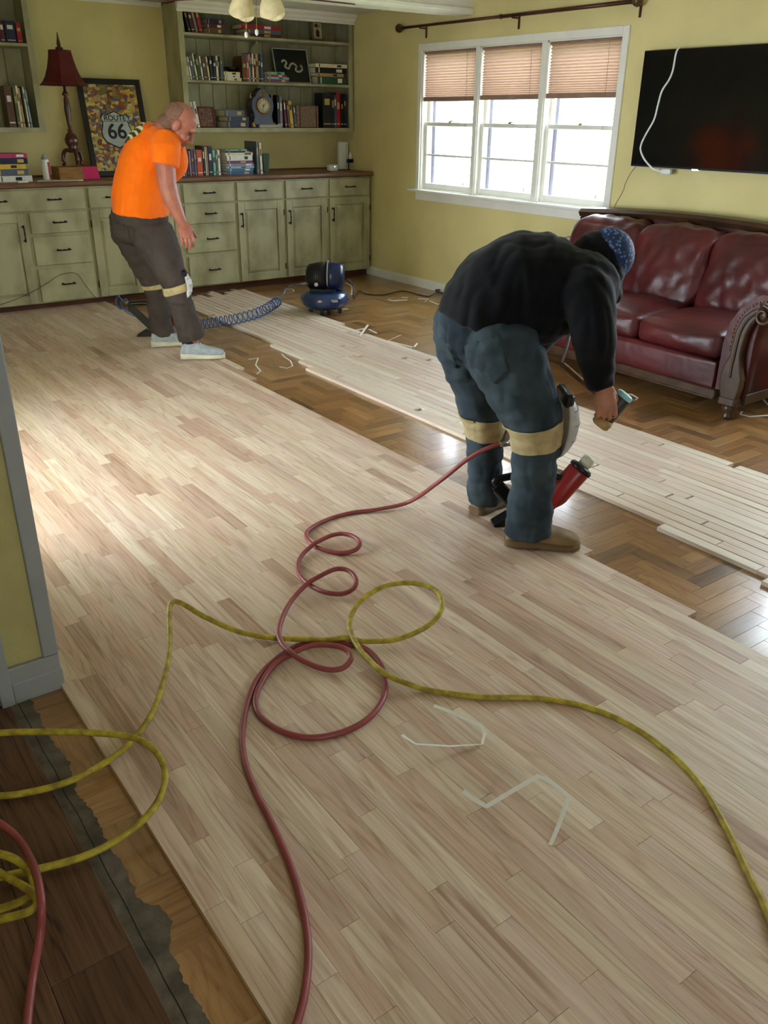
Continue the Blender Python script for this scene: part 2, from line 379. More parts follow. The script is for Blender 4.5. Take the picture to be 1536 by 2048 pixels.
# ------------------------------------------------------------------ walls, ceiling
U = [(6.69, 7.49), (5.845, 6.635), (4.985, 5.785)]; WZ0, WZ1 = 1.00, 2.29
mb = MB(); xo = XR+.14
mb.box((XR, -2.6, -.016), (xo, 9.19, WZ0)); mb.box((XR, -2.6, WZ1), (xo, 9.19, 2.9))
for a, b in ((-2.6, 1.05), (3.15, 4.985), (7.49, 9.19)): mb.box((XR, a, WZ0), (xo, b, WZ1))
S_('wall_right', mb, 'wall_yellow', label='yellow plastered wall with the triple window and the television')
S_('wall_back', MB().box((.3, YB, -.016), (XR-.0, YB+.14, 2.9)), 'wall_yellow', label='yellow plastered wall behind the bookcases and green cabinets')
mb = MB(); mb.box((.345, 2.45, -.016), (XL, 3.3, 2.9)); mb.box((.345, 5.3, -.016), (XL, YB, 2.9)); mb.box((.345, 3.3, 2.1), (XL, 5.3, 2.9))
S_('wall_left', mb, mat('wall_yellow_textured', C(180, 172, 116), .7, var=.08, scale=4, bump=.9, bscale=11, spec=.3), label='end of a yellow textured partition wall with grey trim')
mb = MB(); mb.box((-2.74, -2.74, -.016), (-.05, -2.6, 2.9)); mb.box((.85, -2.74, -.016), (6.05, -2.6, 2.9)); mb.box((-.05, -2.74, -.016), (.85, -2.6, 1.15)); mb.box((-.05, -2.74, 2.05), (.85, -2.6, 2.9))  # unseen rear wall; the gap in it is added to let fill daylight in
S_('wall_rear', mb, 'wall_yellow')
mb = MB(); mb.box((-2.74, -2.6, -.016), (-2.6, 2.5, 2.9)); mb.box((-2.6, 2.5, -.016), (.345, 2.62, 2.9))
S_('wall_hall', mb, 'wall_yellow')
S_('ceiling', MB().box((-2.74, -2.74, ZC), (6.05, 9.19, ZC+.2)), 'ceiling_white')
mb = MB(); mb.box((XL, 6.78, 2.60), (XR, 6.98, ZC)); mb.box((XL, 6.755, 2.562), (XR, 7.0, 2.60), .008); mb.box((XL, 6.765, 2.545), (XR, 6.99, 2.562))
S_('trim_1', mb, 'trim_white', label='white boxed ceiling beam crossing above the room')
def crown(name, x0, x1, y, z0, z1, d):
    pr = [(0, 0), (.012, 0), (.016, .02), (.03, .03), (.036, .05), (.06, .07), (.066, z1-z0), (0, z1-z0)]
    return S_(name, MB().prism([(x0, y-a, z0+b) for a, b in pr], (x1-x0, 0, 0)), 'trim_white')
crown('trim_2', 3.86, 5.905, 8.70, 2.585, ZC, 0)
crown('trim_3', .5, 2.50, 8.70, 2.585, ZC, 0)
crown('trim_4', 2.50, 3.86, YB, 2.64, ZC+.0, 0)
# baseboards
mb = MB(); mb.box((XR-.016, -2.4, -.004), (XR, 8.45, .078)); mb.box((XR-.011, -2.4, .078), (XR, 8.45, .092))
S_('baseboard_right', mb, 'trim_white')
mb = MB(); mb.box((.337, 2.432, 0), (XL+.001, 2.45, .13), .003); mb.box((.345, 2.428, .0), (XL+.004, 2.45, .075), .003)
S_('baseboard_left', mb, 'trim_grey', label='grey painted baseboard across the end of the partition')
S_('trim_5', MB().box((.452, 2.434, .131), (XL+.003, 2.452, 2.68), .003), 'trim_grey', label='grey corner board up the end of the partition beside the oak strips')
mb = MB(); mb.box((.305, 2.425, 0), (.343, 2.5, 2.68), .003); mb.box((.24, 2.445, 0), (.305, 2.5, 2.68), .003); mb.box((.17, 2.462, 0), (.236, 2.5, 2.68), .003)
S_('trim_6', mb, 'trim_grey', label='stepped grey door casing beside the partition end')
# glazed door in the left wall: seen only from the far side of the room
dr = tag(thing('door_1', (.42, 4.3, 0), 'white framed glazed double door in the partition', None), kind='structure')
mb = MB()
for a in (3.3, 4.26, 5.22): mb.box((.38, a, .02), (.46, a+.08, 2.1))
mb.box((.38, 3.3, 2.02), (.46, 5.3, 2.1)); mb.box((.38, 3.3, .0), (.46, 5.3, .16)); mb.build('door_frame', 'trim_white', dr)
def glassmat():
    m = bpy.data.materials.new('pane_glass'); m.use_nodes = True; nt = m.node_tree; nt.nodes.clear()
    o = N(nt, 'ShaderNodeOutputMaterial'); t = N(nt, 'ShaderNodeBsdfTransparent'); t.inputs[0].default_value = (.95, .98, 1, 1)
    g = N(nt, 'ShaderNodeBsdfGlossy'); g.inputs['Roughness'].default_value = .02; mx = N(nt, 'ShaderNodeMixShader'); mx.inputs[0].default_value = .06
    nt.links.new(t.outputs[0], mx.inputs[1]); nt.links.new(g.outputs[0], mx.inputs[2]); nt.links.new(mx.outputs[0], o.inputs[0]); MATS['pane_glass'] = m
glassmat()
for a, b in ((3.38, 4.26), (4.34, 5.22)): MB().box((.418, a, .16), (.422, b, 2.02)).build('pane', 'pane_glass', dr)

# ------------------------------------------------------------------ triple window
def sash(parent, y0, y1, z0, z1, x, munt=None, lock=False):
    s = .038; mb = MB()
    mb.box((x, y0, z0), (x+.035, y0+s, z1), .002); mb.box((x, y1-s, z0), (x+.035, y1, z1), .002)
    mb.box((x, y0+s, z1-.034), (x+.035, y1-s, z1), .002); mb.box((x, y0+s, z0), (x+.035, y1-s, z0+(.062 if munt else .034)), .002)
    fr = mb.build('sash', 'trim_white', parent)
    if munt:
        MB().box((x+.006, y0+s, munt-.009), (x+.03, y1-s, munt+.009)).build('muntin', 'trim_white', fr)
        MB().box((x+.016, y0+s, z0+.06), (x+.019, y1-s, munt-.009)).build('pane', 'pane_glass', fr)
        MB().box((x+.016, y0+s, munt+.009), (x+.019, y1-s, z1-.03)).build('pane', 'pane_glass', fr)
    else: MB().box((x+.016, y0+s, z0+.03), (x+.019, y1-s, z1-.03)).build('pane', 'pane_glass', fr)
    if lock:
        m = MB(); ym = (y0+y1)/2; m.lathe([(.016, 0), (.016, .008), (.01, .012), (.004, .02)], (x+.012, ym, z1)); m.cbox((x+.012, ym-.02, z1+.014), (.012, .05, .007))
        m.build('sash_lock', mat('brass_old', C(150, 128, 84), .4, metal=.7), fr)
def window(name, label, units, z0, z1, meet, munt, cas=.095):
    y0, y1 = units[-1][0], units[0][1]
    wn = tag(thing(name, (XR, (y0+y1)/2, z0), label, None), kind='structure')
    mb = MB(); x0 = XR-.019
    mb.box((x0, y0-.062, z0), (XR, y0-.0, z1+.06), .003); mb.box((x0, y1, z0), (XR, y1+.052, z1+.06), .003); mb.box((x0, y0-.0, z1-.0), (XR, y1, z1+.06), .003)
    mb.build('casing', 'trim_white', wn)
    MB().box((XR-.06, y0-.10, z0-.022), (XR+.05, y1+.14, z0+.004), .005).build('stool', 'trim_white', wn)
    MB().box((XR-.018, y0-.05, z0-.10), (XR, y1+.05, z0-.022), .004).build('apron', 'trim_white', wn)
    for i in range(len(units)-1):
        MB().box((XR-.012, units[i+1][1], z0), (XR+.10, units[i][0], z1), .003).build('mullion', 'trim_white', wn)
    for a, b in units:
        m = MB(); m.box((XR+.0, b-.012, z0), (XR+.14, b, z1)); m.box((XR, a, z0), (XR+.14, a+.012, z1)); m.box((XR, a, z1-.012), (XR+.14, b, z1)); m.box((XR, a, z0-.0), (XR+.14, b, z0+.012)); m.build('jamb', 'trim_white', wn)
        m = MB(); m.box((XR+.145, b-.05, z0), (XR+.44, b+.03, z1)); m.box((XR+.145, a-.03, z0), (XR+.44, a+.004, z1)); m.build('outer_jamb', mat('jamb_mauve', C(120, 114, 138), .7), wn)
        sash(wn, a+.012, b-.012, meet-.02, z1-.012, XR+.075)
        sash(wn, a+.012, b-.012, z0+.006, meet+.016, XR+.038, munt, True)
    return wn
window('window_1', 'white wooden triple sash window in the yellow wall', U, WZ0, WZ1, 1.63, 1.34)
window('window_2', 'white wooden sash window in the yellow wall past the television', [(2.14, 3.15), (1.05, 2.07)], WZ0, WZ1, 1.63, 1.34)
# ground outside
S_('ground', MB().box((6.3, -12, -.6), (60, 30, -.5)), mat('lawn', C(150, 165, 110), .9, var=.25, scale=3), label='pale sunlit lawn outside the window', org=(30, 9, -.5))
# ------------------------------------------------------------------ loose oak boards racked on the parquet
RP = .0625; k0 = 3.115
ORD = ['first', 'second', 'third', 'fourth', 'fifth', 'sixth', 'seventh', 'eighth', 'ninth', 'tenth', 'eleventh', 'twelfth', 'thirteenth', 'fourteenth', 'fifteenth', 'sixteenth', 'seventeenth', 'eighteenth', 'nineteenth', 'twentieth']
for k in range(-2, 17):
    x0 = k0+k*RP; y1 = {-2: 1.5, -1: 2.06, 0: 5.24, 1: 5.45, 2: 6.0}.get(k, rnd.uniform(8.05, 8.34)); y0 = .55
    if k == 15: y0 = 3.25
    if k == 16: y0 = 6.3
    ys = cut_rows(y0, y1, .35, 1.25)
    for j, (p, q) in enumerate(zip(ys, ys[1:])):
        gap = rnd.choice([.001, .001, .001, .003, .003, .008, .012, .045]) if j else 0
        dx = rnd.uniform(-.0012, .0012); t = tone(); wd = RP-rnd.choice([.003, .006, .009, .012])
        strip(MB(), x0+dx, x0+dx+wd, p+gap, q, 0.0005, .0195, .001).build('oak_board', 'oak_pale', None, f'loose oak board, {ORD[len(ys)-2-j]} from the cabinets in the {ORD[16-k]} racked row from the sofa', 'board', 'loose oak boards racked on the parquet', tone=t)

# ------------------------------------------------------------------ green base cabinets
YF = 8.35; ZB, ZT = .075, 1.085
def zf(px, py): return ony(px, py, YF-.02).z
D1 = (zf(420, 405), zf(420, 367)); D2 = (zf(428, 446), zf(428, 408)); D3 = (zf(432, 503), zf(432, 451)); D4 = (zf(436, 568), zf(436, 509))
def pull(parent, c, vertical=False, L=.13):
    mb = MB(); d = V((0, 0, 1)) if vertical else V((1, 0, 0)); c = V(c)
    for s in (-1, 1): mb.tube([c+d*s*L*.4, c+d*s*L*.4+V((0, -.028, 0))], .005, 8); mb.ell(c+d*s*L*.4, (.011, .004, .011), n=10, m=6)
    mb.tube([c+d*t*L+V((0, -.028-.004*math.cos(t*math.pi), 0)) for t in [i/8-.5 for i in range(9)]], [.004+.0035*abs(math.sin(i*math.pi/2.67)) for i in range(9)], 8)
    return mb.build('handle', 'iron_black', parent)
def drawer(parent, x0, x1, z0, z1, pulls=(.5,)):
    mb = MB(); mb.box((x0, YF-.02, z0), (x1, YF, z1), .005); d = mb.build('drawer', 'cab_green', parent)
    for t in pulls: pull(d, (x0+(x1-x0)*t, YF-.02, (z0+z1)/2+.004))
    return d
def door(parent, x0, x1, z0, z1, hside):
    s = .075; mb = MB(); y0 = YF-.02
    mb.box((x0, y0, z0), (x0+s, YF, z1), .003); mb.box((x1-s, y0, z0), (x1, YF, z1), .003)
    mb.box((x0+s, y0, z1-s), (x1-s, YF, z1), .003); mb.box((x0+s, y0, z0), (x1-s, YF, z0+s), .003)
    d = mb.build('door', 'cab_green', parent)
    mb = MB(); mb.box((x0+s, YF-.006, z0+s), (x1-s, YF-.001, z1-s)); mb.build('panel_field', 'cab_green', d)
    i, o = s+.03, s+.006; yb, yt = YF-.006, YF-.019
    mb = MB(); mb.loft([[V((x0+o, yb, z0+o)), V((x1-o, yb, z0+o)), V((x1-o, yb, z1-o)), V((x0+o, yb, z1-o))], [V((x0+i, yt, z0+i)), V((x1-i, yt, z0+i)), V((x1-i, yt, z1-i)), V((x0+i, yt, z1-i))]], smooth=False)
    mb.build('raised_panel', 'cab_green', d)
    hx = x0+.035 if hside < 0 else x1-.035
    pull(d, (hx, y0, z1-.17), True, .15)
    mb = MB(); hx2 = x1+.006 if hside < 0 else x0-.006
    for zz in (z0+.12, z1-.12): mb.tube([(hx2, y0+.004, zz-.03), (hx2, y0+.004, zz+.03)], .006, 8)
    mb.build('hinge', 'iron_black', d)
    return d
def cabinet(x0, x1, label, fill):
    c = thing('base_cabinet', ((x0+x1)/2, 8.7, 0), label, 'cabinet', 'green base cabinets along the back wall')
    mb = MB(); mb.box((x0+.001, YF+.02, ZB), (x1-.001, YB-.002, ZT)); mb.build('body', 'cab_green', c)
    mb = MB(); mb.box((x0, YF, ZB), (x1, YF+.02, ZT), .002); mb.build('face_frame', 'cab_green', c)
    mb = MB(); mb.box((x0, YF+.07, .0), (x1, YF+.09, ZB)); mb.build('toe_kick', 'toe_brown', c)
    fill(c, x0, x1); return c
g = .03
def one(hs): return lambda c, a, b: (drawer(c, a+g*.6, b-g*.6, *D1), door(c, a+g*.6, b-g*.6, D4[0]-.005, D2[1], hs))
cabinet(5.305, 5.875, 'green cabinet of one drawer over one door in the window wall corner', one(-1))
cabinet(4.755, 5.305, 'green cabinet of one drawer over one door, second from the window wall', one(-1))
cabinet(4.185, 4.755, 'green cabinet with one drawer over one door, beside the four-drawer cabinet', one(-1))
def four(c, a, b):
    for d in (D1, D2, D3, D4): drawer(c, a+g*.6, b-g*.6, *d)
cabinet(3.60, 4.185, 'green cabinet of four stacked drawers under the counter, beside the man in orange', four)
def two(c, a, b):
    m = (a+b)/2
    for p, q, h in ((a+g*.6, m-g*.3, 1), (m+g*.3, b-g*.6, -1)): drawer(c, p, q, *D1); door(c, p, q, D4[0]-.005, D2[1], h)
cabinet(2.665, 3.60, 'green two-door cabinet behind the man in the orange shirt', two)
def wide(c, a, b):
    drawer(c, a+g*.6, b-g*.6, *D1, pulls=(.27, .73)); m = 2.13
    for d in (D2, D3, D4): drawer(c, m, b-g*.6, *d)
    door(c, a+g*.6, m-.035, D4[0]-.005, D2[1], 1)
cab_wide = cabinet(1.60, 2.665, 'green cabinet with a wide two-pull drawer over a door and three drawers, under the lamp', wide)
cabinet(.505, 1.60, 'green two-door cabinet at the partition end of the counter', two)
mb = MB(); x0, x1 = .505, 5.895
prof = [(YB-.002, 1.09), (8.325, 1.09), (8.312, 1.098), (8.308, 1.112), (8.312, 1.126), (8.325, 1.133), (YB-.002, 1.133)]
mb.prism([(x0, a, b) for a, b in prof], (x1-x0, 0, 0))
ct = mb.build('countertop', 'counter_brown', None, 'long brown wooden countertop over the green cabinets', 'countertop')
MB().box((x0, YB-.02, 1.133), (x1, YB-.002, 1.15), .003).build('backsplash_strip', 'counter_brown', ct)

# ------------------------------------------------------------------ built-in bookcases
ZS = (1.572, 2.005, 2.415)
def bookcase(x0, x1, label, boards, shelves=ZS[1:]):
    b = thing('bookcase', ((x0+x1)/2, 8.87, 1.53), label, 'bookcase'); y0 = 8.70; g_ = 'cab_green'
    mb = MB(); mb.box((x0, y0+.02, 1.53), (x0+.022, YB-.002, 2.66)); mb.build('side_panel', g_, b)
    mb = MB(); mb.box((x1-.022, y0+.02, 1.53), (x1, YB-.002, 2.66)); mb.build('side_panel', g_, b)
    mb = MB(); mb.box((x0, y0, 1.53), (x0+.058, y0+.02, 2.66), .002); mb.box((x1-.05, y0, 1.53), (x1, y0+.02, 2.66), .002); mb.box((x0+.058, y0, 2.615), (x1-.05, y0+.02, 2.66), .002); mb.box((x0+.058, y0, 1.53), (x1-.05, y0+.02, 1.572), .002); mb.build('face_frame', g_, b)
    MB().box((x0+.022, y0+.02, 1.545), (x1-.022, YB-.002, 1.571)).build('bottom_board', g_, b)
    MB().box((x0+.022, y0+.02, 2.63), (x1-.022, YB-.002, 2.66)).build('top_board', g_, b)
    for z in shelves: MB().box((x0+.023, y0+.004, z-.026), (x1-.023, YB-.022, z), .004).build('shelf', g_, b)
    n = boards; wdt = (x1-x0-.044)/n
    for i in range(n):
        MB().box((x0+.022+i*wdt+.002, YB-.02, 1.571), (x0+.022+(i+1)*wdt-.002, YB-.004, 2.63), .003).build('back_board', g_, b)
    MB().box((x0+.022, YB-.004, 1.571), (x1-.022, YB-.002, 2.63)).build('backing', 'cab_green', b)
    xm = (x0+x1)/2-.08
    for z in shelves:     # scrolled brackets under the shelves
        pts = [(xm, YB-.022, z-.027), (xm, YB-.18, z-.027), (xm, YB-.17, z-.05), (xm, YB-.10, z-.06), (xm, YB-.06, z-.09), (xm, YB-.04, z-.15), (xm, YB-.022, z-.16)]
        MB().prism(pts, (.02, 0, 0)).build('shelf_bracket', g_, b)
    return b
bookcase(3.867, 5.888, 'olive green built-in bookcase above the counter, holding the mantel clock', 13)
bookcase(.60, 2.487, 'olive green built-in bookcase above the counter, beside the red lamp', 12, (ZS[2]-.17,))

# ------------------------------------------------------------------ books
PAL = dict(cream=(226, 214, 180), white=(228, 226, 218), black=(24, 22, 24), navy=(30, 36, 66), blue=(52, 84, 134), grey=(120, 124, 130), slate=(84, 96, 110), red=(150, 26, 34), maroon=(86, 28, 36), brown=(92, 62, 46), tan=(176, 146, 104), green=(50, 84, 62), orange=(196, 78, 40), yellow=(214, 178, 60), purple=(96, 62, 92), lilac=(150, 124, 156), teal=(48, 110, 124), sky=(140, 178, 204), olive=(92, 96, 64), pink=(180, 56, 104), mint=(120, 176, 150))
CN = dict(sky='pale blue', navy='navy blue', slate='slate grey', mint='mint green', cream='cream', lilac='lilac')
mat('paper_edge', C(222, 212, 186), .8, var=.08, scale=90, stretch=(6, 1, 1))
for n_, c_ in PAL.items(): mat('cover_'+n_, C(*c_), .45, var=.10, scale=20)
mat('spine_gold', C(190, 164, 100), .4); mat('spine_pale', C(226, 224, 214), .5); mat('spine_dark', C(30, 30, 36), .5)
def book(c, size, rot, colour, label, group, spine='-y', band=True, stackd=False):
    """local: x thickness, y depth (spine at -y), z height"""
    t, d, h = size; c = V(c); b = thing('book', c, label, 'book', group)
    def put(mb): 
        mb.v = [c+rot @ p for p in mb.v]; return mb
    cv = .0028 if t > .012 else t*.2
    mb = MB(); mb.box((-t/2, -d/2, 0), (-t/2+cv, d/2, h)); mb.box((t/2-cv, -d/2, 0), (t/2, d/2, h)); mb.box((-t/2+cv, -d/2, 0), (t/2-cv, -d/2+cv, h)); put(mb).build('cover', 'cover_'+colour, b)
    put(MB().box((-t/2+cv, -d/2+cv, .003), (t/2-cv, d/2-.004, h-.003))).build('pages', 'paper_edge', b)
    if band and t > .012:
        bm = 'spine_dark' if colour in ('cream', 'white', 'yellow', 'sky', 'tan', 'mint') else ('spine_gold' if rnd.random() < .5 else 'spine_pale')
        mb = MB(); a = h*rnd.uniform(.5, .7); hh = h*rnd.uniform(.12, .24); mb.box((-t*.28, -d/2-.0006, a), (t*.28, -d/2, a+hh)); put(mb).build('title_band', bm, b); put(MB().box((-t*.4, -d/2-.0005, h*.1), (t*.4, -d/2, h*.13))).build('spine_line', bm, b)
    return b
I3 = Matrix.Identity(3)
def cn(c): return CN.get(c, c)
def row(items, y, z, where, group, depth=.17, pxmid=None):
    """items: (px0, px1, pytop, colour[, lean px]) standing books"""
    for i, it in enumerate(items):
        p0, p1, pt, c = it[:4]; lean = it[4] if len(it) > 4 else 0
        zz = z+.0008; py = project((ony(p0, 200, y).x, y, z))[1]
        xa, xb = ony(p0, py, y).x, ony(p1, py, y).x; h = ony((p0+p1)/2+lean, pt, y).z-z; t = max(.008, xb-xa-.0012)
        ang = math.atan2(ony(p0+lean, py, y).x-xa, h) if lean else 0
        rot = Matrix.Rotation(ang, 3, 'Y')
        off = (t/2*math.sin(abs(ang)) if lean else 0)
        pv = cn(items[i-1][3]) if i else None; nx = cn(items[i+1][3]) if i < len(items)-1 else None
        szw = 'thick' if t > .045 else ('thin' if t < .02 else 'narrow' if t < .03 else 'upright')
        rel = f'between {pv} and {nx} ones' if pv and nx else (f'row end beside {nx} one' if nx else f'row end beside {pv} one')
        book(((xa+xb)/2, y+depth/2, zz+off), (t*math.cos(ang), depth, h/math.cos(ang)), rot, c, f'{szw} {cn(c)} book {"leaning" if lean else "standing"} {where}, {rel}'[:140], group)
def stack(items, px0, px1, y, z, where, group, depth=.22):
    """items bottom up: (thickness m, colour, dx0 px, dx1 px)"""
    zz = z+.0006; py = project((ony(px0, 200, y).x, y, z))[1]
    for i, it in enumerate(items):
        t, c = it[:2]; a, b_ = (it[2], it[3]) if len(it) > 2 else (rnd.uniform(-2, 2), rnd.uniform(-2, 2))
        xa, xb = ony(px0+a, py, y).x, ony(px1+b_, py, y).x
        rot = Matrix(((0, 0, 1), (0, 1, 0), (-1, 0, 0)))    # local z -> world x, local x -> -z
        pos = 'topmost in stack' if i == len(items)-1 else ('bottom of stack' if i == 0 else f'under {cn(items[i+1][1])} one in stack')
        book((xa, y+depth/2+rnd.uniform(-.006, .006), zz+t/2), (t, depth, xb-xa), rot, c, f'{cn(c)} book lying flat {pos} {where}', group); zz += t+.0006
G1 = 'books on the top shelf of the clock bookcase'; G2 = 'books on the middle shelf of the clock bookcase'; G3 = 'books on the clock shelf'; G4 = 'books on the counter below the clock bookcase'; G5 = 'books in the lamp side bookcase'; G6 = 'books on the counter by the spray can'
yb = 8.735
row([(377, 382, 18, 'black', -8), (384, 390, 18, 'maroon', -8), (392, 397, 19, 'grey', -8), (399, 406, 18, 'red', -8)], yb, ZS[2], 'on the top shelf', G1)
stack([(.05, 'brown'), (.035, 'maroon'), (.045, 'navy')], 414, 452, yb, ZS[2], 'by leaning red book', G1)
stack([(.03, 'maroon', 0, 0), (.035, 'slate', 1, 0), (.04, 'red', -6, -1)], 490, 562, yb, ZS[2], 'behind the pull chain', G1)
row([(376, 380, 108, 'cream', -5), (382, 385, 114, 'white', -5), (386, 391, 113, 'slate', -5), (394, 397, 107, 'cream', -7), (398, 404, 110, 'green', -6), (405, 408, 113, 'white', -4), (409, 416, 113, 'brown', -4), (418, 421, 114, 'cream', -4), (422, 428, 113, 'black', -2), (428, 434, 112, 'navy'), (434, 438, 112, 'cream'), (438, 441, 116, 'black'), (442, 447, 113, 'slate')], yb, ZS[1], 'on the middle shelf', G2)
stack([(.03, 'cream'), (.022, 'white'), (.03, 'cream')], 450, 482, yb, ZS[1], 'mid middle shelf', G2)
row([(486, 495, 112, 'brown'), (495, 499, 111, 'orange'), (499, 502, 108, 'sky'), (502, 506, 106, 'maroon'), (506, 509, 108, 'cream'), (509, 513, 108, 'maroon'), (513, 518, 108, 'tan'), (518, 523, 108, 'black'), (523, 527, 110, 'blue')], yb+.0, ZS[1], 'centred on middle shelf', G2)
stack([(.03, 'purple', 4, 0), (.02, 'sky', 5, 0), (.02, 'red', 6, -4), (.026, 'mint', 6, -8)], 530, 578, yb-.03, ZS[1], 'before the dark picture', G2, .10)
stack([(.075, 'green', 4, 0), (.03, 'tan', 0, -6), (.055, 'black', 0, 0), (.035, 'cream', 0, 0)], 632, 694, yb, ZS[1], "at middle shelf's end", G2)
row([(384, 388, 199, 'black', -7), (390, 394, 204, 'white', -7), (396, 401, 203, 'white', -7)], yb, ZS[0], 'behind bald man', G3, .14)
stack([(.06, 'navy', 4, 0), (.045, 'navy', 7, 0), (.06, 'slate', 2, -8)], 449, 498, yb, ZS[0], 'beside the mantel clock', G3)
row([(556, 560, 190, 'black'), (561, 566, 192, 'grey'), (571, 575, 200, 'maroon', -3), (577, 581, 202, 'brown', -3), (582, 588, 202, 'yellow', -4), (590, 594, 211, 'slate', -3)], yb, ZS[0], 'right beside the mantel clock', G3)
row([(646, 664, 186, 'black'), (664, 669, 186, 'black'), (669, 673, 190, 'blue'), (673, 681, 185, 'red'), (682, 687, 188, 'black'), (688, 693, 188, 'navy')], yb, ZS[0], "at clock shelf's window end", G3)
yc = 8.52
row([(364, 367, 305, 'navy'), (368, 371, 302, 'sky'), (372, 375, 302, 'teal'), (376, 380, 300, 'maroon'), (381, 384, 302, 'lilac'), (385, 390, 299, 'purple'), (391, 395, 300, 'slate'), (396, 407, 300, 'orange'), (408, 412, 292, 'black'), (413, 415, 293, 'cream'), (416, 418, 294, 'tan'), (419, 427, 293, 'navy'), (428, 433, 300, 'mint'), (434, 437, 300, 'olive'), (438, 442, 300, 'white')], yc, 1.133, 'in the counter row', G4)
stack([(.03, 'blue'), (.028, 'teal'), (.02, 'sky'), (.026, 'lilac'), (.026, 'purple'), (.05, 'white'), (.024, 'cream'), (.018, 'navy'), (.014, 'mint', 0, -12)], 455, 508, yc, 1.133, 'on the counter', G4, .2)
row([(515, 519, 283, 'slate'), (522, 526, 286, 'cream', -1)], yc-.03, 1.133, 'beside the counter stack', G4, .26)
row([(20, 34, 172, 'brown'), (37, 43, 174, 'olive'), (43, 47, 172, 'cream'), (48, 52, 176, 'tan', -1), (54, 57, 174, 'black', -1), (58, 61, 174, 'cream', -2), (63, 66, 180, 'sky', -3)], 8.735, ZS[0], 'low in lamp-side bookcase', G5)
row([(-8, 2, 44, 'purple'), (3, 12, 45, 'maroon'), (14, 34, 42, 'navy'), (36, 46, 45, 'red')], 8.735, ZS[2]-.17, 'high in lamp-side bookcase', G5, .15)
stack([(.05, 'white', 0, 6), (.055, 'slate'), (.04, 'yellow', -3, -4), (.05, 'navy'), (.035, 'pink', 0, 2)], -3, 60, 8.46, 1.133, 'by the spray can', G6)

mb = MB(); mb.tube(bez([ony(-30, 618, 8.335), ony(20, 603, 8.326), ony(60, 586, 8.322), ony(95, 566, 8.318), ony(122, 549, 8.300), ony(152, 547, 8.300), ony(168, 566, 8.318), ony(180, 582, 8.322), ony(192, 596, 8.326)], 6), .0022, 6)
mb.build('cord', 'iron_black', cab_wide, label='thin dark cord draped over the lowest drawer pull')
# ------------------------------------------------------------------ things on the shelves and the counter
mat('clock_slate', C(66, 72, 92), .35, var=.2, scale=12); mat('gold', C(176, 140, 70), .35, metal=.8); mat('dial_white', C(222, 216, 196), .4)
def pl(px, py, y): return ony(px, py, y)
# mantel clock
yk = 8.74; bx = (ony(503, 250, yk).x+ony(552, 250, yk).x)/2; hw = (ony(552, 250, yk).x-ony(503, 250, yk).x)/2; zk = ZS[0]+.001
ck = thing('mantel_clock', (bx, yk+.06, zk), 'slate blue scrolled mantel clock with round brass dial on the bookcase shelf', 'clock')
hk = ony(527, 176, yk).z-zk
half = [(1.0, 0), (1.0, .05), (.9, .10), (.78, .17), (.72, .27), (.74, .36), (.84, .45), (.88, .55), (.86, .66), (.80, .74), (.62, .78), (.50, .84), (.44, .90), (.28, .94), (.10, 1.0)]
ol = [(bx+a*hw, yk, zk+b*hk) for a, b in half]+[(bx-a*hw, yk, zk+b*hk) for a, b in reversed(half)]
MB().prism(ol, (0, .11, 0)).build('case', 'clock_slate', ck, bev=.006)
RX = Matrix.Rotation(math.pi/2, 3, 'X')     # local z -> -y
dz = zk+.56*hk; rd = hw*.52
MB().lathe([(rd*.8, 0), (rd, 0), (rd*1.04, .006), (rd*1.0, .016), (rd*.9, .02), (rd*.86, .012), (rd*.8, .010)], (bx, yk, dz), RX, 32).build('bezel', 'gold', ck)
dl = MB().lathe([(rd*.82, .0100), (rd*.82, .0118), (.001, .0122)], (bx, yk, dz), RX, 32).build('dial', 'dial_white', ck)
mb = MB()
for h_ in range(12):
    a = h_*math.pi/6; mb.cbox((bx+math.sin(a)*rd*.66, yk-.0128, dz+math.cos(a)*rd*.66), (.004, .001, .014), Matrix.Rotation(a, 3, 'Y'), .0003)
for a, l in ((.9, .4), (3.4, .62)): mb.cbox((bx+math.sin(a)*rd*l/2, yk-.0145, dz+math.cos(a)*rd*l/2), (.004, .0012, rd*l), Matrix.Rotation(a, 3, 'Y'), .0003)
mb.build('numerals_and_hands', 'iron_black', dl)
mb = MB(); mb.lathe([(rd*.16, .011), (rd*.16, .0150), (.001, .0155)], (bx, yk, dz), RX, 20); mb.build('dial_centre', 'gold', dl)
for sx in (-1, 1):
    mb = MB(); mb.lathe([(.012, 0), (.016, .01), (.006, .02), (.012, .03), (.004, .045), (.001, .055)], (bx+sx*hw*.86, yk+.03, zk+.74*hk), None, 12); mb.build('finial', 'gold', ck)
    mb = MB(); mb.ell((bx+sx*hw*.82, yk-.003, zk+.07*hk), (.016, .006, .028), Matrix.Rotation(sx*.5, 3, 'Y'), 10, 6); mb.build('corner_mount', 'gold', ck)
mb = MB()
for a in (-.5, -.2, .2, .5): mb.ell((bx+a*hw*.5, yk-.002, zk+(.845-abs(a)*.03)*hk), (.012, .004, .007), Matrix.Rotation(a, 3, 'Y'), 8, 6)
mb.build('crest_mount', 'gold', ck)
a, b = ony(518, 250, 8.715).x, ony(562, 250, 8.715).x
MB().box((a, 8.703, zk), (b, 8.727, zk+.032), .004).build('nameplate', mat('plate_grey', C(160, 158, 150), .4), None, 'small pale grey plaque lying in front of the mantel clock', 'plaque')

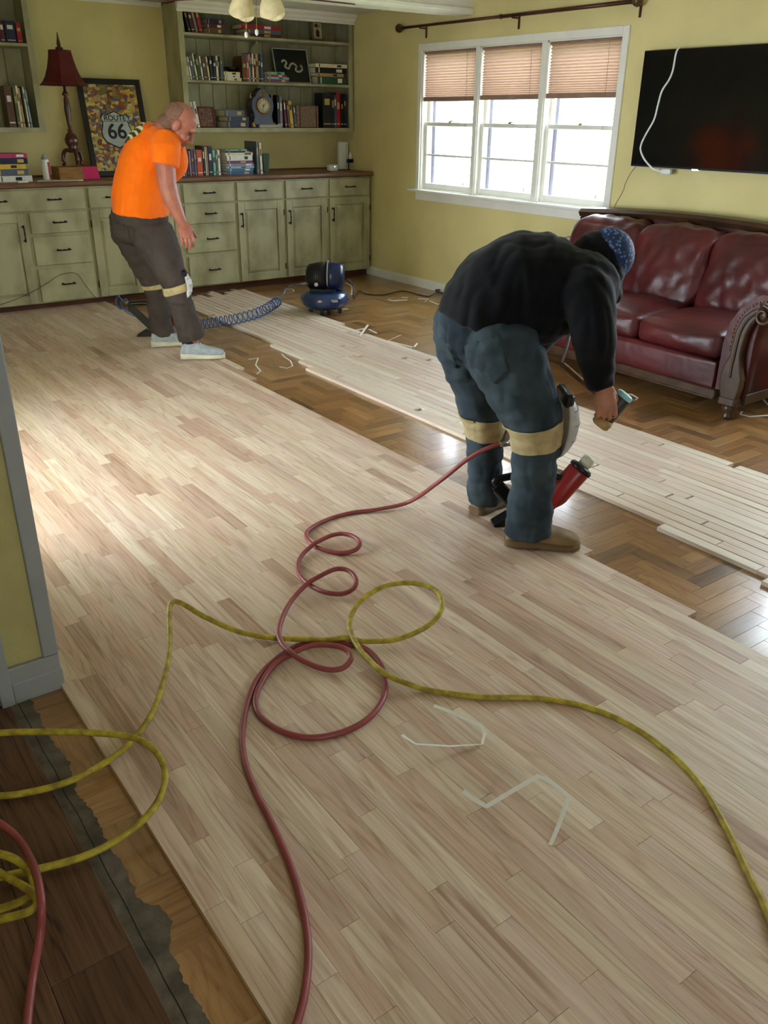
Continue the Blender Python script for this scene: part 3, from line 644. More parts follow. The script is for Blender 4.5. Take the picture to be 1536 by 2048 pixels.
def picture(name, label, cat, px0, px1, pyt, pyb, y, lean, fw, fcol, pcol, depth=.02, extra=None, zbase=None):
    """frame standing on zbase leaning back by lean metres"""
    p0 = ony(px0, pyb, y); p1 = ony(px1, pyb, y); zb = zbase; h = ony((px0+px1)/2, pyt, y+lean).z-zb; wd = p1.x-p0.x
    e = thing(name, ((p0.x+p1.x)/2, y, zb), label, cat); ux = V((1, 0, 0)); uz = V((0, lean, h)).normalized(); un = ux.cross(uz).normalized()
    rot = Matrix((ux, -un, uz)).transposed(); o = V((p0.x, y, zb)); Hh = math.hypot(lean, h)
    def bx_(mb, a, b, c=.002):
        m2 = MB().box(a, b, c); m2.v = [o+rot @ p for p in m2.v]; mb.add(m2.v, m2.f); return mb
    yy = -depth; mb = MB()     # local y towards the room is negative
    bx_(mb, (0, yy, 0), (fw, 0, Hh)); bx_(mb, (wd-fw, yy, 0), (wd, 0, Hh)); bx_(mb, (fw, yy, Hh-fw), (wd-fw, 0, Hh)); bx_(mb, (fw, yy, 0), (wd-fw, 0, fw))
    mb.build('frame', fcol, e)
    bx_(MB(), (fw, -depth*.55, fw), (wd-fw, -depth*.3, Hh-fw), 0).build('print', pcol, e)
    return e, o, rot, wd, Hh
mat('frame_black', C(22, 20, 22), .35); mat('frame_silver', C(196, 198, 200), .35, metal=.3); mat('frame_red', C(120, 44, 34), .4)
e, o, rot, wd, hh = picture('picture_frame', 'dark picture of a pale coiled animal in a thin silver frame on the middle shelf', 'picture', 553, 621, 99, 165, 8.83, .09, .008, 'frame_silver', mat('print_black', C(16, 24, 24), .4), zbase=ZS[1]+.001)
mb = MB()
sq = [(.22, .60), (.30, .66), (.36, .58), (.30, .48), (.40, .42), (.46, .52), (.55, .58), (.64, .50), (.60, .38), (.70, .34), (.80, .42), (.76, .54)]
pp = bez([V((x*wd, -.0135, z*hh)) for x, z in sq], 4); mb.tube([o+rot @ p for p in pp], .011, 8, flat=.15, up=rot @ V((0, 1, 0))); mb.build('painted_animal', mat('pale_paint', C(168, 164, 148), .6, var=.3, scale=60), e)
e, o, rot, wd, hh = picture('picture_frame', 'small red-brown framed group photo on the clock shelf beside the bald man', 'picture', 399, 430, 214, 253, 8.80, .04, .012, 'frame_red', mat('print_sepia', C(150, 110, 92), .5, var=.6, scale=40, col2=C(70, 44, 40)), zbase=ZS[0]+.001)
e, o, rot, wd, hh = picture('shelf_sign', 'small grey framed sign with a dark house shape on the top shelf', 'sign', 623, 648, 41, 79, 8.85, .03, .026, mat('sign_grey', C(112, 110, 90), .6), mat('sign_paper', C(188, 176, 128), .6), zbase=ZS[2]+.001)
mb = MB(); cx = wd/2; q = [(-.22, .22), (.22, .22), (.22, .42), (.3, .42), (0, .6), (-.3, .42), (-.22, .42)]
mb.prism([o+rot @ V((cx+a*wd*.6, -.0112, b*hh)) for a, b in q], rot @ V((0, -.0015, 0))); mb.build('house_shape', mat('sign_dark', C(70, 34, 26), .6), e)
mb = MB()
for i_, (a, wl) in enumerate(((-.20, .02), (-.07, .07), (.07, .07), (.2, .06))):
    if i_ == 1: mb.add([o+rot @ p for p in MB().lathe([(.016, 0), (.016, .0015), (.009, .0015), (.009, 0)], (cx+a*wd, -.0112, .74*hh), RX, 14, sx=.9, sy=1.2).v], MB().lathe([(.016, 0), (.016, .0015), (.009, .0015), (.009, 0)], (0, 0, 0), RX, 14).f)
    else: 
        m2 = MB().box((cx+a*wd-.007, -.0126, .68*hh), (cx+a*wd-.001, -.0112, .80*hh)); m2.box((cx+a*wd-.001, -.0126, .68*hh), (cx+a*wd+.009, -.0112, .70*hh)); mb.add([o+rot @ p for p in m2.v], m2.f)
mb.build('lettering', MATS['sign_dark'], e)
# decorative box
x0, x1 = ony(594, 250, yb).x, ony(638, 250, yb).x; zt = ony(615, 211, yb).z
bxo = MB().box((x0, yb, ZS[0]+.001), (x1, yb+.2, zt), .008).build('decorative_box', mat('box_brocade', C(150, 128, 104), .6, var=.5, scale=70, col2=C(96, 72, 58)), None, 'brocade-covered keepsake box on the clock shelf', 'box')
mb = MB()
for t in (.12, .86): mb.box((x0+(x1-x0)*t, yb-.002, ZS[0]+.002), (x0+(x1-x0)*(t+.04), yb+.198, zt+.001))
mb.build('strap', 'cover_maroon', bxo)
# black bowl on stacked books and curled papers on the shelves
xm = ony(465, 140, 8.8).x
MB().lathe([(.03, 0), (.035, .004), (.05, .02), (.075, .045), (.07, .045), (.045, .02), (.001, .008)], (xm, 8.83, ZS[1]+.0855), None, 24).build('black_bowl', 'black_plastic', None, 'small black bowl on the stacked cream books', 'bowl')
xm = ony(363, 50, 8.78).x
mb = MB(); mb.tube([(xm+.010, 8.74, ZS[2]+.001), (xm+.004, 8.76, ZS[2]+.1), (xm-.004, 8.76, ZS[2]+.19)], [.004, .012, .006], 10, flat=.4); mb.build('figurine', 'white_plastic', None, 'slim pale figurine in the corner of the top shelf', 'figurine')
# green bin, router, white box, night light on the counter
x0, x1 = ony(529, 330, 8.66).x, ony(545, 330, 8.66).x; ht = ony(532, 308, 8.66).z-1.133
mb = MB(); c = ((x0+x1)/2, 8.74, 1.134); mb.lathe([((x1-x0)*.42, 0), ((x1-x0)*.58, ht), ((x1-x0)*.53, ht), ((x1-x0)*.39, .006), (.001, .006)], c, Matrix.Rotation(math.pi/4, 3, 'Z'), 4, False); mb.build('green_bin', 'cover_green', None, 'small dark green square bin on the counter beside the books', 'bin')
p = ony(667, 336, 8.62)
rt = MB().box((p.x-.055, 8.60, 1.134), (p.x+.055, 8.68, 1.134+.065), .012).build('router', 'white_plastic', None, 'little white rounded router on the counter', 'router')
MB().ell((p.x+.005, 8.60, 1.134+.045), (.006, .002, .006), None, 8, 6).build('status_light', mat('led_white', (1, 1, 1, 1), emit=2), rt)
p = ony(686, 325, 8.8); wb = MB().box((p.x-.06, 8.78, 1.134), (p.x+.06, 8.83, ony(686, 284, 8.78).z), .006).build('white_box', 'white_plastic', None, 'upright white box standing on the counter near the corner', 'box')
MB().box((p.x+.032, 8.777, 1.15), (p.x+.037, 8.7805, ony(686, 287, 8.78).z)).build('seam', 'trim_grey', wb)
p = ony(699, 334, 8.7); nl = thing('night_light', (p.x, 8.72, 1.134), 'black stand with a small white candle bulb on the counter corner', 'lamp')
mb = MB(); mb.lathe([(.018, 0), (.018, .006), (.007, .01), (.007, .09)], (p.x, 8.72, 1.134), None, 12); mb.cbox((p.x+.02, 8.72, 1.134+.095), (.075, .04, .04), None, .005); mb.build('stand', 'black_plastic', nl)
MB().lathe([(.016, 0), (.02, .02), (.018, .04), (.008, .06), (.001, .075)], (p.x+.025, 8.72, 1.134+.114), None, 14).build('bulb', 'white_plastic', nl)
mb = MB(); mb.tube(bez([(p.x-.02, 8.74, 1.139), (p.x-.07, 8.70, 1.139), (p.x-.12, 8.74, 1.139), (p.x-.16, 8.68, 1.139)], 6), .004, 6); mb.build('power_cord', 'black_plastic', nl)

# ---- lamp side of the counter
# wooden box with pink end
x0, xm, x1 = ony(117, 345, 8.52).x, ony(166, 345, 8.52).x, ony(198, 345, 8.52).x
zt = ony(150, 334, 8.5).z
wb = thing('wooden_box', ((x0+xm)/2, 8.62, 1.134), 'low wooden box with a bright pink side under the lamp', 'box')
MB().box((x0, 8.50, 1.134), (xm, 8.74, zt), .003).build('box', mat('box_wood', C(150, 104, 52), .5, var=.25, stretch=(2, 8, 8)), wb)
MB().prism([(xm, 8.50, 1.134), (x1, 8.50, 1.134), (x1-.02, 8.50, zt), (xm, 8.50, zt)], (0, .24, 0)).build('pink_side', mat('pink_card', C(196, 28, 92), .45), wb)
# lamp
lx = ony(150, 333, 8.62).x; LB = zt+.001; yl = 8.62
def lz(py): return ony(140, py, yl).z
lp = thing('table_lamp', (lx, yl, LB), 'tall turned red-brown table lamp with burgundy bell shade on the wooden box', 'lamp')
mw = mat('lamp_wood', C(74, 34, 24), .3, var=.4, scale=25, spec=.6)
zz = lambda py: ony(137, py, yl).z
mb = MB(); z0 = zz(305); zs = zz(168)
mb.lathe([(.05, z0-LB), (.055, z0-LB+.015), (.035, z0-LB+.04), (.055, z0-LB+.075), (.062, z0-LB+.11), (.045, z0-LB+.15), (.022, z0-LB+.17), (.026, z0-LB+.185), (.016, z0-LB+.20), (.022, z0-LB+.27), (.028, z0-LB+.36), (.022, z0-LB+.44), (.014, z0-LB+.47), (.034, z0-LB+.485), (.02, z0-LB+.50), (.012, z0-LB+.52), (.012, zs-LB+.02)], (lx, yl, LB), None, 20)
mb.build('stem', mw, lp)
for k in range(3):
    a = k*2*math.pi/3+.5; d = V((math.cos(a), math.sin(a), 0)); b0 = V((lx, yl, 0))
    mb = MB(); mb.tube(bez([b0+d*.03+Z*(z0+.02), b0+d*.075+Z*(z0+.01), b0+d*.10+Z*(LB+.06), b0+d*.085+Z*(LB+.02), b0+d*.11+Z*(LB+.012)], 5), [.018]*12+[.012]*9, 10); mb.build('foot', mw, lp)
zb_, zt_ = zz(171), zz(101)
mb = MB(); rings = []
for t, r in ((0, .205), (.08, .178), (.25, .148), (.5, .122), (.75, .104), (.95, .094), (1, .094)):
    rings.append([V((lx+r*math.cos(math.pi/4*j+.39)*(1.04), yl+r*math.sin(math.pi/4*j+.39), zb_+(zt_-zb_)*t)) for j in range(8)])
mb.loft(rings, caps=False, smooth=False); sh = mb.build('lamp_shade', mat('shade_red', C(92, 24, 26), .55, var=.12), lp)
md = sh.modifiers.new('s', 'SOLIDIFY'); md.thickness = .004
mb = MB(); mb.lathe([(.001, 0), (.10, 0), (.10, .003), (.001, .003)], (lx, yl, zt_-.004), None, 8); mb.build('shade_ring', 'iron_black', lp)
mb = MB(); mb.lathe([(.03, 0), (.034, .02), (.014, .03), (.018, .05), (.010, .09), (.003, .14), (.001, .145)], (lx, yl, zt_-.002), None, 14); mb.build('finial', mw, lp)
# spray can
p = ony(97, 356, 8.46); c = (p.x, 8.50, 1.134); sp = thing('spray_can', c, 'white and red spray can on the counter by the stacked books', 'can')
ch = ony(97, 308, 8.48).z-1.134
MB().lathe([(.032, 0), (.034, .003), (.034, ch*.72), (.030, ch*.80)], c, None, 20).build('body', 'white_plastic', sp)
mb = MB(); n = 8
ring = lambda z: [V((c[0]+.0345*math.cos(-1.3+j*.2), c[1]+.0345*math.sin(-1.3+j*.2), c[2]+z)) for j in range(n)]
a_, b_ = ring(.01), ring(ch*.70); mb.add(a_+b_, [(j, j+1, n+j+1, n+j) for j in range(n-1)], True); mb.build('label_band', 'cover_red', sp)
MB().lathe([(.029, ch*.80), (.027, ch*.88), (.014, ch*.93), (.011, ch), (.001, ch)], c, None, 16).build('cap', 'trim_grey', sp)
p = ony(43, 356, 8.37); MB().box((p.x-.045, 8.335, 1.1335), (p.x+.045, 8.375, 1.146), .003).build('card_box', 'white_plastic', None, 'small flat white box at the counter edge by the stacked books', 'box')
mb = MB(); mb.tube([ony(60, 352, 8.42)*1.0, ony(165, 359, 8.36)], .004, 6); 
a, b = ony(70, 350, 8.44), ony(165, 358, 8.36)
MB().prism([(a.x, 8.40, 1.1335), (b.x-.05, 8.325, 1.1335), (b.x, 8.335, 1.1335), (b.x-.05, 8.375, 1.1335), (a.x+.05, 8.45, 1.1335)], (0, 0, .012)).build('pale_tray', mat('tray_pale', C(176, 170, 140), .5), None, 'shallow pale tray on the counter in front of the spray can', 'tray')

# ---- framed route poster leaning on the wall
pm = bpy.data.materials.new('poster_collage'); pm.use_nodes = True; nt = pm.node_tree; b = nt.nodes['Principled BSDF']; b.inputs['Roughness'].default_value = .35
tc = N(nt, 'ShaderNodeTexCoord'); vo = N(nt, 'ShaderNodeTexVoronoi'); vo.inputs['Scale'].default_value = 30; mp = N(nt, 'ShaderNodeMapping'); mp.inputs['Scale'].default_value = (1, 1, 1.3)
nt.links.new(tc.outputs['Object'], mp.inputs[0]); nt.links.new(mp.outputs[0], vo.inputs[0]); sp_ = N(nt, 'ShaderNodeSeparateColor'); nt.links.new(vo.outputs['Color'], sp_.inputs[0])
cr = N(nt, 'ShaderNodeValToRGB'); cr.color_ramp.interpolation = 'CONSTANT'; els = cr.color_ramp.elements
cols = [C(150, 118, 60), C(196, 160, 60), C(96, 66, 46), C(176, 148, 96), C(150, 70, 40), C(84, 82, 112), C(214, 186, 90), C(122, 100, 78), C(186, 176, 150), C(120, 104, 54)]
while len(els) < len(cols): els.new(.5)
for i_, c_ in enumerate(cols): els[i_].position = i_/len(cols); els[i_].color = c_
nt.links.new(sp_.outputs[0], cr.inputs[0]); nz = N(nt, 'ShaderNodeTexNoise'); nz.inputs['Scale'].default_value = 55; nt.links.new(tc.outputs['Object'], nz.inputs[0])
mx = N(nt, 'ShaderNodeMix', data_type='RGBA', blend_type='OVERLAY'); mx.inputs['Factor'].default_value = .8; nt.links.new(cr.outputs[0], mx.inputs[6]); nt.links.new(nz.outputs['Color'], mx.inputs[7]); nt.links.new(mx.outputs[2], b.inputs['Base Color']); MATS['poster_collage'] = pm
e, o, rot, wd, hh = picture('framed_poster', 'large black framed Route 66 collage poster leaning on the wall beside the lamp', 'poster', 186, 308, 160, 350, 8.80, .17, .048, 'frame_black', 'poster_collage', .03, zbase=1.134)
def plc(mb, d): mb.v = [o+rot @ (p+V((0, -d, 0))) for p in mb.v]; return mb
sc = wd*.23; cx, cz = wd*.50, hh*.50
sh_ = [(-.95, .62), (-.75, .86), (-.5, .78), (-.25, .9), (0, 1.02), (.25, .9), (.5, .78), (.75, .86), (.95, .62), (.84, .4), (.9, .1), (1.02, -.2), (1.0, -.55), (.8, -.85), (.4, -1.05), (0, -1.22), (-.4, -1.05), (-.8, -.85), (-1.0, -.55), (-1.02, -.2), (-.9, .1), (-.84, .4)]
plc(MB().prism([V((cx+a*sc*1.08, 0, cz+b*sc*1.08)) for a, b in sh_], (0, -.001, 0)), .017).build('shield_outline', 'spine_dark', e)
plc(MB().prism([V((cx+a*sc, 0, cz+b*sc)) for a, b in sh_], (0, -.001, 0)), .0185).build('shield', mat('shield_grey', C(176, 186, 184), .5, var=.1), e)
mb = MB(); mb.box((cx-sc*.86, -.001, cz+sc*.40), (cx+sc*.86, 0, cz+sc*.43)); plc(mb, .0195).build('shield_line', 'spine_dark', e)
mb = MB(); mb.box((cx-sc*1.0, -.001, cz+sc*.2), (cx+sc*.75, 0, cz+sc*1.75)); plc(mb, .0152).build('back_panel', mat('poster_panel', C(128, 118, 96), .5, var=.3, scale=30), e)
def text(body, size, x, z, d, m, parent, xs=1):
    cu = bpy.data.curves.new('lettering', 'FONT'); cu.body = body; cu.size = size; cu.align_x = 'CENTER'; cu.align_y = 'CENTER'; cu.extrude = .0004; cu.materials.append(MATS[m]); cu.offset = size*.018
    ob = bpy.data.objects.new('lettering', cu); COL.objects.link(ob); ob.parent = parent
    ux, un, uz = rot @ V((1, 0, 0)), rot @ V((0, -1, 0)), rot @ V((0, 0, 1)); p_ = o+rot @ V((x, -d, z))-ORG[parent]
    dg = bpy.context.evaluated_depsgraph_get(); me = bpy.data.meshes.new_from_object(ob.evaluated_get(dg)); bpy.data.objects.remove(ob); ob = bpy.data.objects.new('lettering', me); COL.objects.link(ob); ob.parent = parent
    ob.matrix_local = Matrix(((ux.x*xs, uz.x, un.x, p_.x), (ux.y*xs, uz.y, un.y, p_.y), (ux.z*xs, uz.z, un.z, p_.z), (0, 0, 0, 1))); ORG[ob] = ORG[parent]
text('ROUTE', sc*.48, cx, cz+sc*.62, .0205, 'spine_dark', e); text('66', sc*1.35, cx, cz-sc*.25, .0205, 'spine_dark', e)
# ------------------------------------------------------------------ pleated shades
def shademat():
    m = bpy.data.materials.new('shade_fabric'); m.use_nodes = True; nt = m.node_tree; nt.nodes.clear(); L = nt.links.new
    o = N(nt, 'ShaderNodeOutputMaterial'); d = N(nt, 'ShaderNodeBsdfDiffuse'); d.inputs[0].default_value = C(186, 158, 140); t = N(nt, 'ShaderNodeBsdfTranslucent'); t.inputs[0].default_value = C(200, 170, 152)
    mx = N(nt, 'ShaderNodeMixShader'); mx.inputs[0].default_value = .22; L(d.outputs[0], mx.inputs[1]); L(t.outputs[0], mx.inputs[2]); L(mx.outputs[0], o.inputs[0]); MATS['shade_fabric'] = m
shademat(); mat('rail_tan', C(150, 120, 104), .5)
for i_, (a, b) in enumerate(U):
    a, b = a+.018, b-.018; zt = 2.272; zb = (1.862, 1.870, 1.876)[i_]
    wh = ('next to the room corner', 'in the middle sash of the window', 'nearest the television')[i_]
    e = thing('pleated_shade', (XR+.02, (a+b)/2, zb), f'half-raised pinkish tan pleated shade {wh}', 'window shade', 'pleated shades in the triple window')
    MB().box((XR+.004, a, zt-.014), (XR+.034, b, zt+.004), .003).build('head_rail', 'rail_tan', e)
    MB().box((XR+.004, a, zb-.026), (XR+.036, b, zb+.012), .003).build('bottom_rail', 'rail_tan', e)
    mb = MB(); n = 17; zs = [zb+.012]; d = .012
    steps = [1+.9*k/n for k in range(n)]; tot = sum(steps); span = zt-.014-zb-.012
    for s_ in steps: zs.append(zs[-1]+s_*span/tot)
    pts = []
    for k, z_ in enumerate(zs): pts += [(XR+.010, z_)] if k == len(zs)-1 else [(XR+.010, z_), (XR+.032, (z_+zs[k+1])/2)]
    vs = [(x, y, z_) for x, z_ in pts for y in (a+.004, b-.004)]; mb.add(vs, [(2*k, 2*k+1, 2*k+3, 2*k+2) for k in range(len(pts)-1)]); mb.build('pleats', 'shade_fabric', e)
    mb = MB(); mb.tube([(XR+.004, a+.12, zt), (XR+.002, a+.10, zb-.2), (XR-.0, a+.09, 1.12)], .0016, 6); mb.build('lift_cord', 'rail_tan', e)
    mb = MB(); mb.lathe([(.003, 0), (.007, .01), (.006, .03), (.002, .04)], (XR-.0, a+.09, 1.08), None, 10); mb.build('cord_pull', 'white_plastic', e)

# ------------------------------------------------------------------ curtain rod
mat('rod_bronze', C(82, 50, 36), .4, metal=.5)
xr = XR-.085; p0, p1 = onx(806, 56, xr), onx(1262, 3, xr); zr = (p0.z+p1.z)/2; e = thing('curtain_rod', (xr, (p0.y+p1.y)/2, zr), 'bronze curtain rod with ball finials above the triple window', 'curtain rod')
ya, yb_ = p0.y, p1.y
mb = MB(); mb.tube([(xr, ya, zr), (xr, (ya+yb_)/2, zr)], .0125, 12); mb.build('outer_rod', 'rod_bronze', e)
mb = MB(); mb.tube([(xr, (ya+yb_)/2, zr), (xr, yb_, zr)], .0155, 12); mb.build('inner_rod', 'rod_bronze', e)
for y, s in ((ya, 1), (yb_, -1)):
    mb = MB(); mb.lathe([(.012, 0), (.02, .01), (.014, .02), (.034, .04), (.042, .062), (.034, .086), (.012, .098), (.001, .10)], (xr, y, zr), Matrix.Rotation(-s*math.pi/2, 3, 'X'), 14); mb.build('finial', mat('finial_bronze', C(96, 76, 52), .35, metal=.6, var=.4, scale=60), e)
for py_, px_ in ((840, 62), (1025, 40), (1268, 12)):
    y = onx(py_, px_, xr).y; mb = MB(); mb.cbox(((xr+XR)/2, y, zr-.018), (XR-xr+.0, .012, .012), None, .002); mb.cbox((XR-.006, y, zr-.05), (.012, .02, .10), None, .003); mb.tube([(xr-.0165, y, zr), (xr-.008, y, zr-.018), (xr+.012, y, zr-.018)], .005, 6); mb.build('bracket', 'rod_bronze', e)
mb = MB(); 
mb.lathe([(.0125, 0), (.02, .004), (.02, .012), (.0125, .016)], (xr, (ya+yb_)/2+.01, zr), RX, 14); mb.build('collar', 'rod_bronze', e)

# ------------------------------------------------------------------ television
tx = XR-.085; tv = thing('television', (tx+.03, 3.985, 1.36), 'large black wall-mounted flat television with a white cord over it', 'television')
yt0, yt1, zt0, zt1 = 3.27, 4.70, 1.362, 2.163
MB().box((tx, yt0, zt0), (tx+.035, yt1, zt1), .004).build('casing', 'black_plastic', tv)
MB().box((tx-.0012, yt0+.006, zt0+.014), (tx+.002, yt1-.006, zt1-.006)).build('screen', mat('screen_black', (.004, .004, .005, 1), .09, var=0, spec=.5), tv)
MB().box((tx+.035, 3.7, 1.5), (XR-.001, 4.3, 2.0)).build('wall_bracket', 'black_plastic', tv)
MB().box((tx-.003, 4.08, zt0-.006), (tx+.02, 4.13, zt0+.004)).build('status_light', mat('led_blue', (.7, .85, 1, 1), emit=2), tv)
MB().box((tx+.001, yt0, zt0-.003), (tx+.033, yt1, zt0+.0005)).build('lower_edge', 'trim_grey', tv)
cp = [onx(*p, tx-.010) for p in ((1353, 104), (1346, 140), (1338, 160), (1324, 182), (1316, 210), (1308, 240), (1290, 272), (1281, 296), (1288, 317), (1302, 334))]
cp = [V((tx+.02, cp[0].y-.01, zt1+.012))]+cp+[V((tx-.004, cp[-1].y-.03, zt0-.016)), V((tx+.01, cp[-1].y-.10, zt0-.03))]
mb = MB(); mb.tube(bez(cp, 6), .0075, 8); cpk = mb.build('power_cord', 'white_plastic', tv, label='white cord hanging down in front of the screen')
MB().box((tx-.006, cp[-1].y-.075, zt0-.045), (tx+.03, cp[-1].y+.01, zt0-.008), .006).build('adapter', 'white_plastic', cpk)
mb = MB(); mb.tube(bez([(XR-.012, yt1-.02, zt0+.02), tuple(onx(1262, 345, XR-.006)), tuple(onx(1250, 368, XR-.006)), tuple(onx(1246, 382, XR-.006)), (XR-.006, 4.875, 1.035), (XR-.006, 4.868, .93)], 6), .002, 6)
mb.build('thin_wire', 'rail_tan', None, 'thin dark wire running from the television down behind the sofa', 'wire')

# ------------------------------------------------------------------ leather sofa
lea = mat('leather', C(88, 28, 30), .40, var=.35, scale=3.5, bump=.3, bscale=9, spec=.45, col2=C(60, 18, 21), detail=3)
sw = mat('sofa_wood', C(64, 42, 26), .35, var=.3, scale=10, spec=.5)
sf = thing('sofa', (5.2, 3.93, 0), 'burgundy leather three-seat sofa with carved wooden arms, under the television', 'sofa')
SY = [2.955, 3.605, 4.255, 4.905]; xf = 4.72
def cushion(x0, x1, y0, y1, z0, z1, name, crown=.03, wr=.006, seed=0, tilt=0, n=18):
    """stuffed cushion: rounded box with puff and wrinkles"""
    c = V(((x0+x1)/2, (y0+y1)/2, (z0+z1)/2)); h = V(((x1-x0)/2, (y1-y0)/2, (z1-z0)/2)); vs = []; fs = []; idx = {}
    r = min(h)*.55
    def pt(u, v, w):
        key = (u, v, w)
        if key in idx: return idx[key]
        p = V((-1+2*u/n, -1+2*v/n, -1+2*w/n)); q = V((p.x*h.x, p.y*h.y, p.z*h.z))
        inner = V([max(-h[i]+r, min(h[i]-r, q[i])) for i in range(3)]); d = q-inner
        if d.length > 1e-6: q = inner+d.normalized()*r
        puff = crown*(1-p.x**2)*(1-p.y**2) if abs(p.z) > .99 else (crown*(1-p.z**2)*(1-p.y**2) if abs(p.x) > .99 else crown*.4*(1-p.x**2)*(1-p.z**2))
        nr = d.normalized() if d.length > 1e-6 else (q-c)
        a = V((0, 0, 0)); k = max(range(3), key=lambda i: abs(p[i])); a[k] = math.copysign(1, p[k])
        wv = wr*(noise.noise(V((q.x*9+seed, q.y*14, q.z*9)))+1.2*abs(noise.noise(V((q.x*5+seed, q.y*22+q.z*11, q.z*5))))-.5)
        q = q+a*(puff+wv); q = q+V((tilt*(q.z/h.z), 0, 0))
        idx[key] = len(vs); vs.append(c+q); return idx[key]
    for a in range(3):
        for s_ in (0, n):
            for i in range(n):
                for j in range(n):
                    f = []
                    for di, dj in ((0, 0), (1, 0), (1, 1), (0, 1)):
                        t = [0, 0, 0]; t[a] = s_; t[(a+1) % 3] = i+di; t[(a+2) % 3] = j+dj; f.append(pt(*t))
                    fs.append(tuple(f if s_ else f[::-1]))
    return MB().add(vs, fs, True).build(name, lea, sf, sub=1)
for k in range(3):
    cushion(4.73, 5.42, SY[k]+.004, SY[k+1]-.004, .335, .505, 'seat_cushion', .045, .005, k*7)
    cushion(5.36, 5.64, SY[k]-.005, SY[k+1]+.005, .47, .975, 'back_cushion', .040, .022, 30+k*9, .085)
mb = MB(); mb.box((4.76, 2.95, .16), (5.78, 4.91, .33)); mb.build('seat_base', lea, sf, bev=.01)
cushion(4.722, 4.80, 2.96, 4.90, .15, .335, 'front_panel', .012, .003, 5)
mb = MB(); mb.prism([(5.60, 2.80, .2), (5.82, 2.80, .2), (5.835, 2.80, .99), (5.72, 2.80, 1.0)], (0, 2.26, 0)); mb.build('back_rest', lea, sf)
mb = MB(); y_ = [2.80+2.26*i/24 for i in range(25)]
rng = [[V((5.70, y, .985+.045*math.sin((y-2.8)/2.26*math.pi))), V((5.68, y, 1.02+.045*math.sin((y-2.8)/2.26*math.pi))), V((5.71, y, 1.045+.045*math.sin((y-2.8)/2.26*math.pi))), V((5.76, y, 1.055+.045*math.sin((y-2.8)/2.26*math.pi))), V((5.82, y, 1.05+.045*math.sin((y-2.8)/2.26*math.pi))), V((5.835, y, .985+.045*math.sin((y-2.8)/2.26*math.pi)))] for y in y_]
for r_ in rng:
    for p_ in r_: p_.z -= .025
mb.loft(rng, smooth=False); mb.build('crest_rail', sw, sf)
# wooden front rail with bead
mb = MB(); mb.box((4.715, 2.93, .105), (4.76, 4.93, .16), .006); mb.box((4.705, 2.93, .098), (4.765, 4.93, .112), .004); mb.build('front_rail', sw, sf)
def arm(yc, s):
    """s=-1: arm scrolls towards -y"""
    # leather arm body: section swept along x
    sec = [(.15, .16), (.15, .45), (.13, .58), (.08, .67), (.02, .735), (-.05, .775), (-.12, .77), (-.165, .73), (-.175, .68), (-.15, .635), (-.10, .62), (-.06, .60), (-.05, .5), (-.05, .16)]
    yo = lambda a: yc+a*(-s)
    mb = MB(); rings = []
    for i in range(11):
        x = 4.745+(5.72-4.745)*i/10; g_ = 1-.05*math.sin(i/10*math.pi); 
        rings.append([V((x, yo(a), z*(1 if z < .4 else (g_+.02*i/10)))) for a, z in sec])
    mb.loft(rings); mb.build('arm', lea, sf)
    # carved scroll front post
    post = [(.075, .13), (.095, .20), (.10, .27), (.085, .34), (.062, .40), (.058, .48), (.05, .56), (.02, .64), (-.03, .69), (-.075, .71)]
    inner = [(-.03, .13), (-.045, .20), (-.045, .27), (-.025, .34), (-.012, .40), (-.012, .48), (-.022, .55), (-.045, .61), (-.07, .645), (-.085, .655)]
    mb = MB(); ring0 = [(4.69, a, z) for a, z in post]+[(4.69, a, z) for a, z in reversed(inner)]
    mb.prism([(x, yo(a), z) for x, a, z in ring0], (.055, 0, 0)); mb.build('scroll_post', sw, sf, bev=.010)
    ctr = (-.105, .668)
    sp_ = [(ctr[0]+(.062-.05*t)*math.cos(1.2+t*9.5), ctr[1]+(.062-.05*t)*math.sin(1.2+t*9.5)) for t in [i/30 for i in range(31)]]
    mb = MB(); mb.tube([(4.688, yo(a), z) for a, z in sp_], [.013-.005*i/30 for i in range(31)], 8); mb.lathe([(.052, 0), (.052, .04), (.001, .045)], (4.738, yo(ctr[0]), ctr[1]), Matrix.Rotation(-math.pi/2, 3, 'Y'), 20); mb.build('scroll', sw, sf)
    mb = MB(); mb.tube(bez([(4.687, yo((a+b)/2), (z+z2)/2) for (a, z), (b, z2) in zip(post[2:], inner[2:])], 4), .007, 8); mb.build('carved_bead', sw, sf)
    # nail heads along the arm edge
    edge = bez([V((4.742, yo(a), z)) for a, z in ((.10, .42), (.096, .50), (.088, .57), (.06, .64), (.02, .69), (-.04, .73), (-.10, .74), (-.14, .72))], 6)
    mb = MB()
    for p in edge[::2]: mb.ell(p, (.006, .006, .006), None, 8, 6)
    mb.build('nail_heads', mat('nail_brass', C(150, 120, 80), .35, metal=.8), sf, kind='stuff')
    # apron block and turned foot
    mb = MB(); mb.cbox((4.735, yo(.025), .118), (.10, .115, .06), None, .01); mb.build('post_block', sw, sf)
    mb = MB(); mb.lathe([(.030, 0), (.036, .006), (.038, .02), (.031, .03), (.040, .055), (.045, .075), (.040, .082), (.046, .09), (.044, .10)], (4.738, yo(.025), .001), None, 20); mb.build('foot', sw, sf)
    mb = MB(); mb.lathe([(.028, 0), (.034, .02), (.045, .08), (.045, .17)], (5.74, yo(.025), .001), None, 14); mb.build('foot', sw, sf)
    mb = MB(); mb.box((4.77, yo(-.055), .10), (5.74, yo(-.03), .165), .004); mb.build('side_rail', sw, sf)
arm(2.80, -1); arm(5.06, 1)

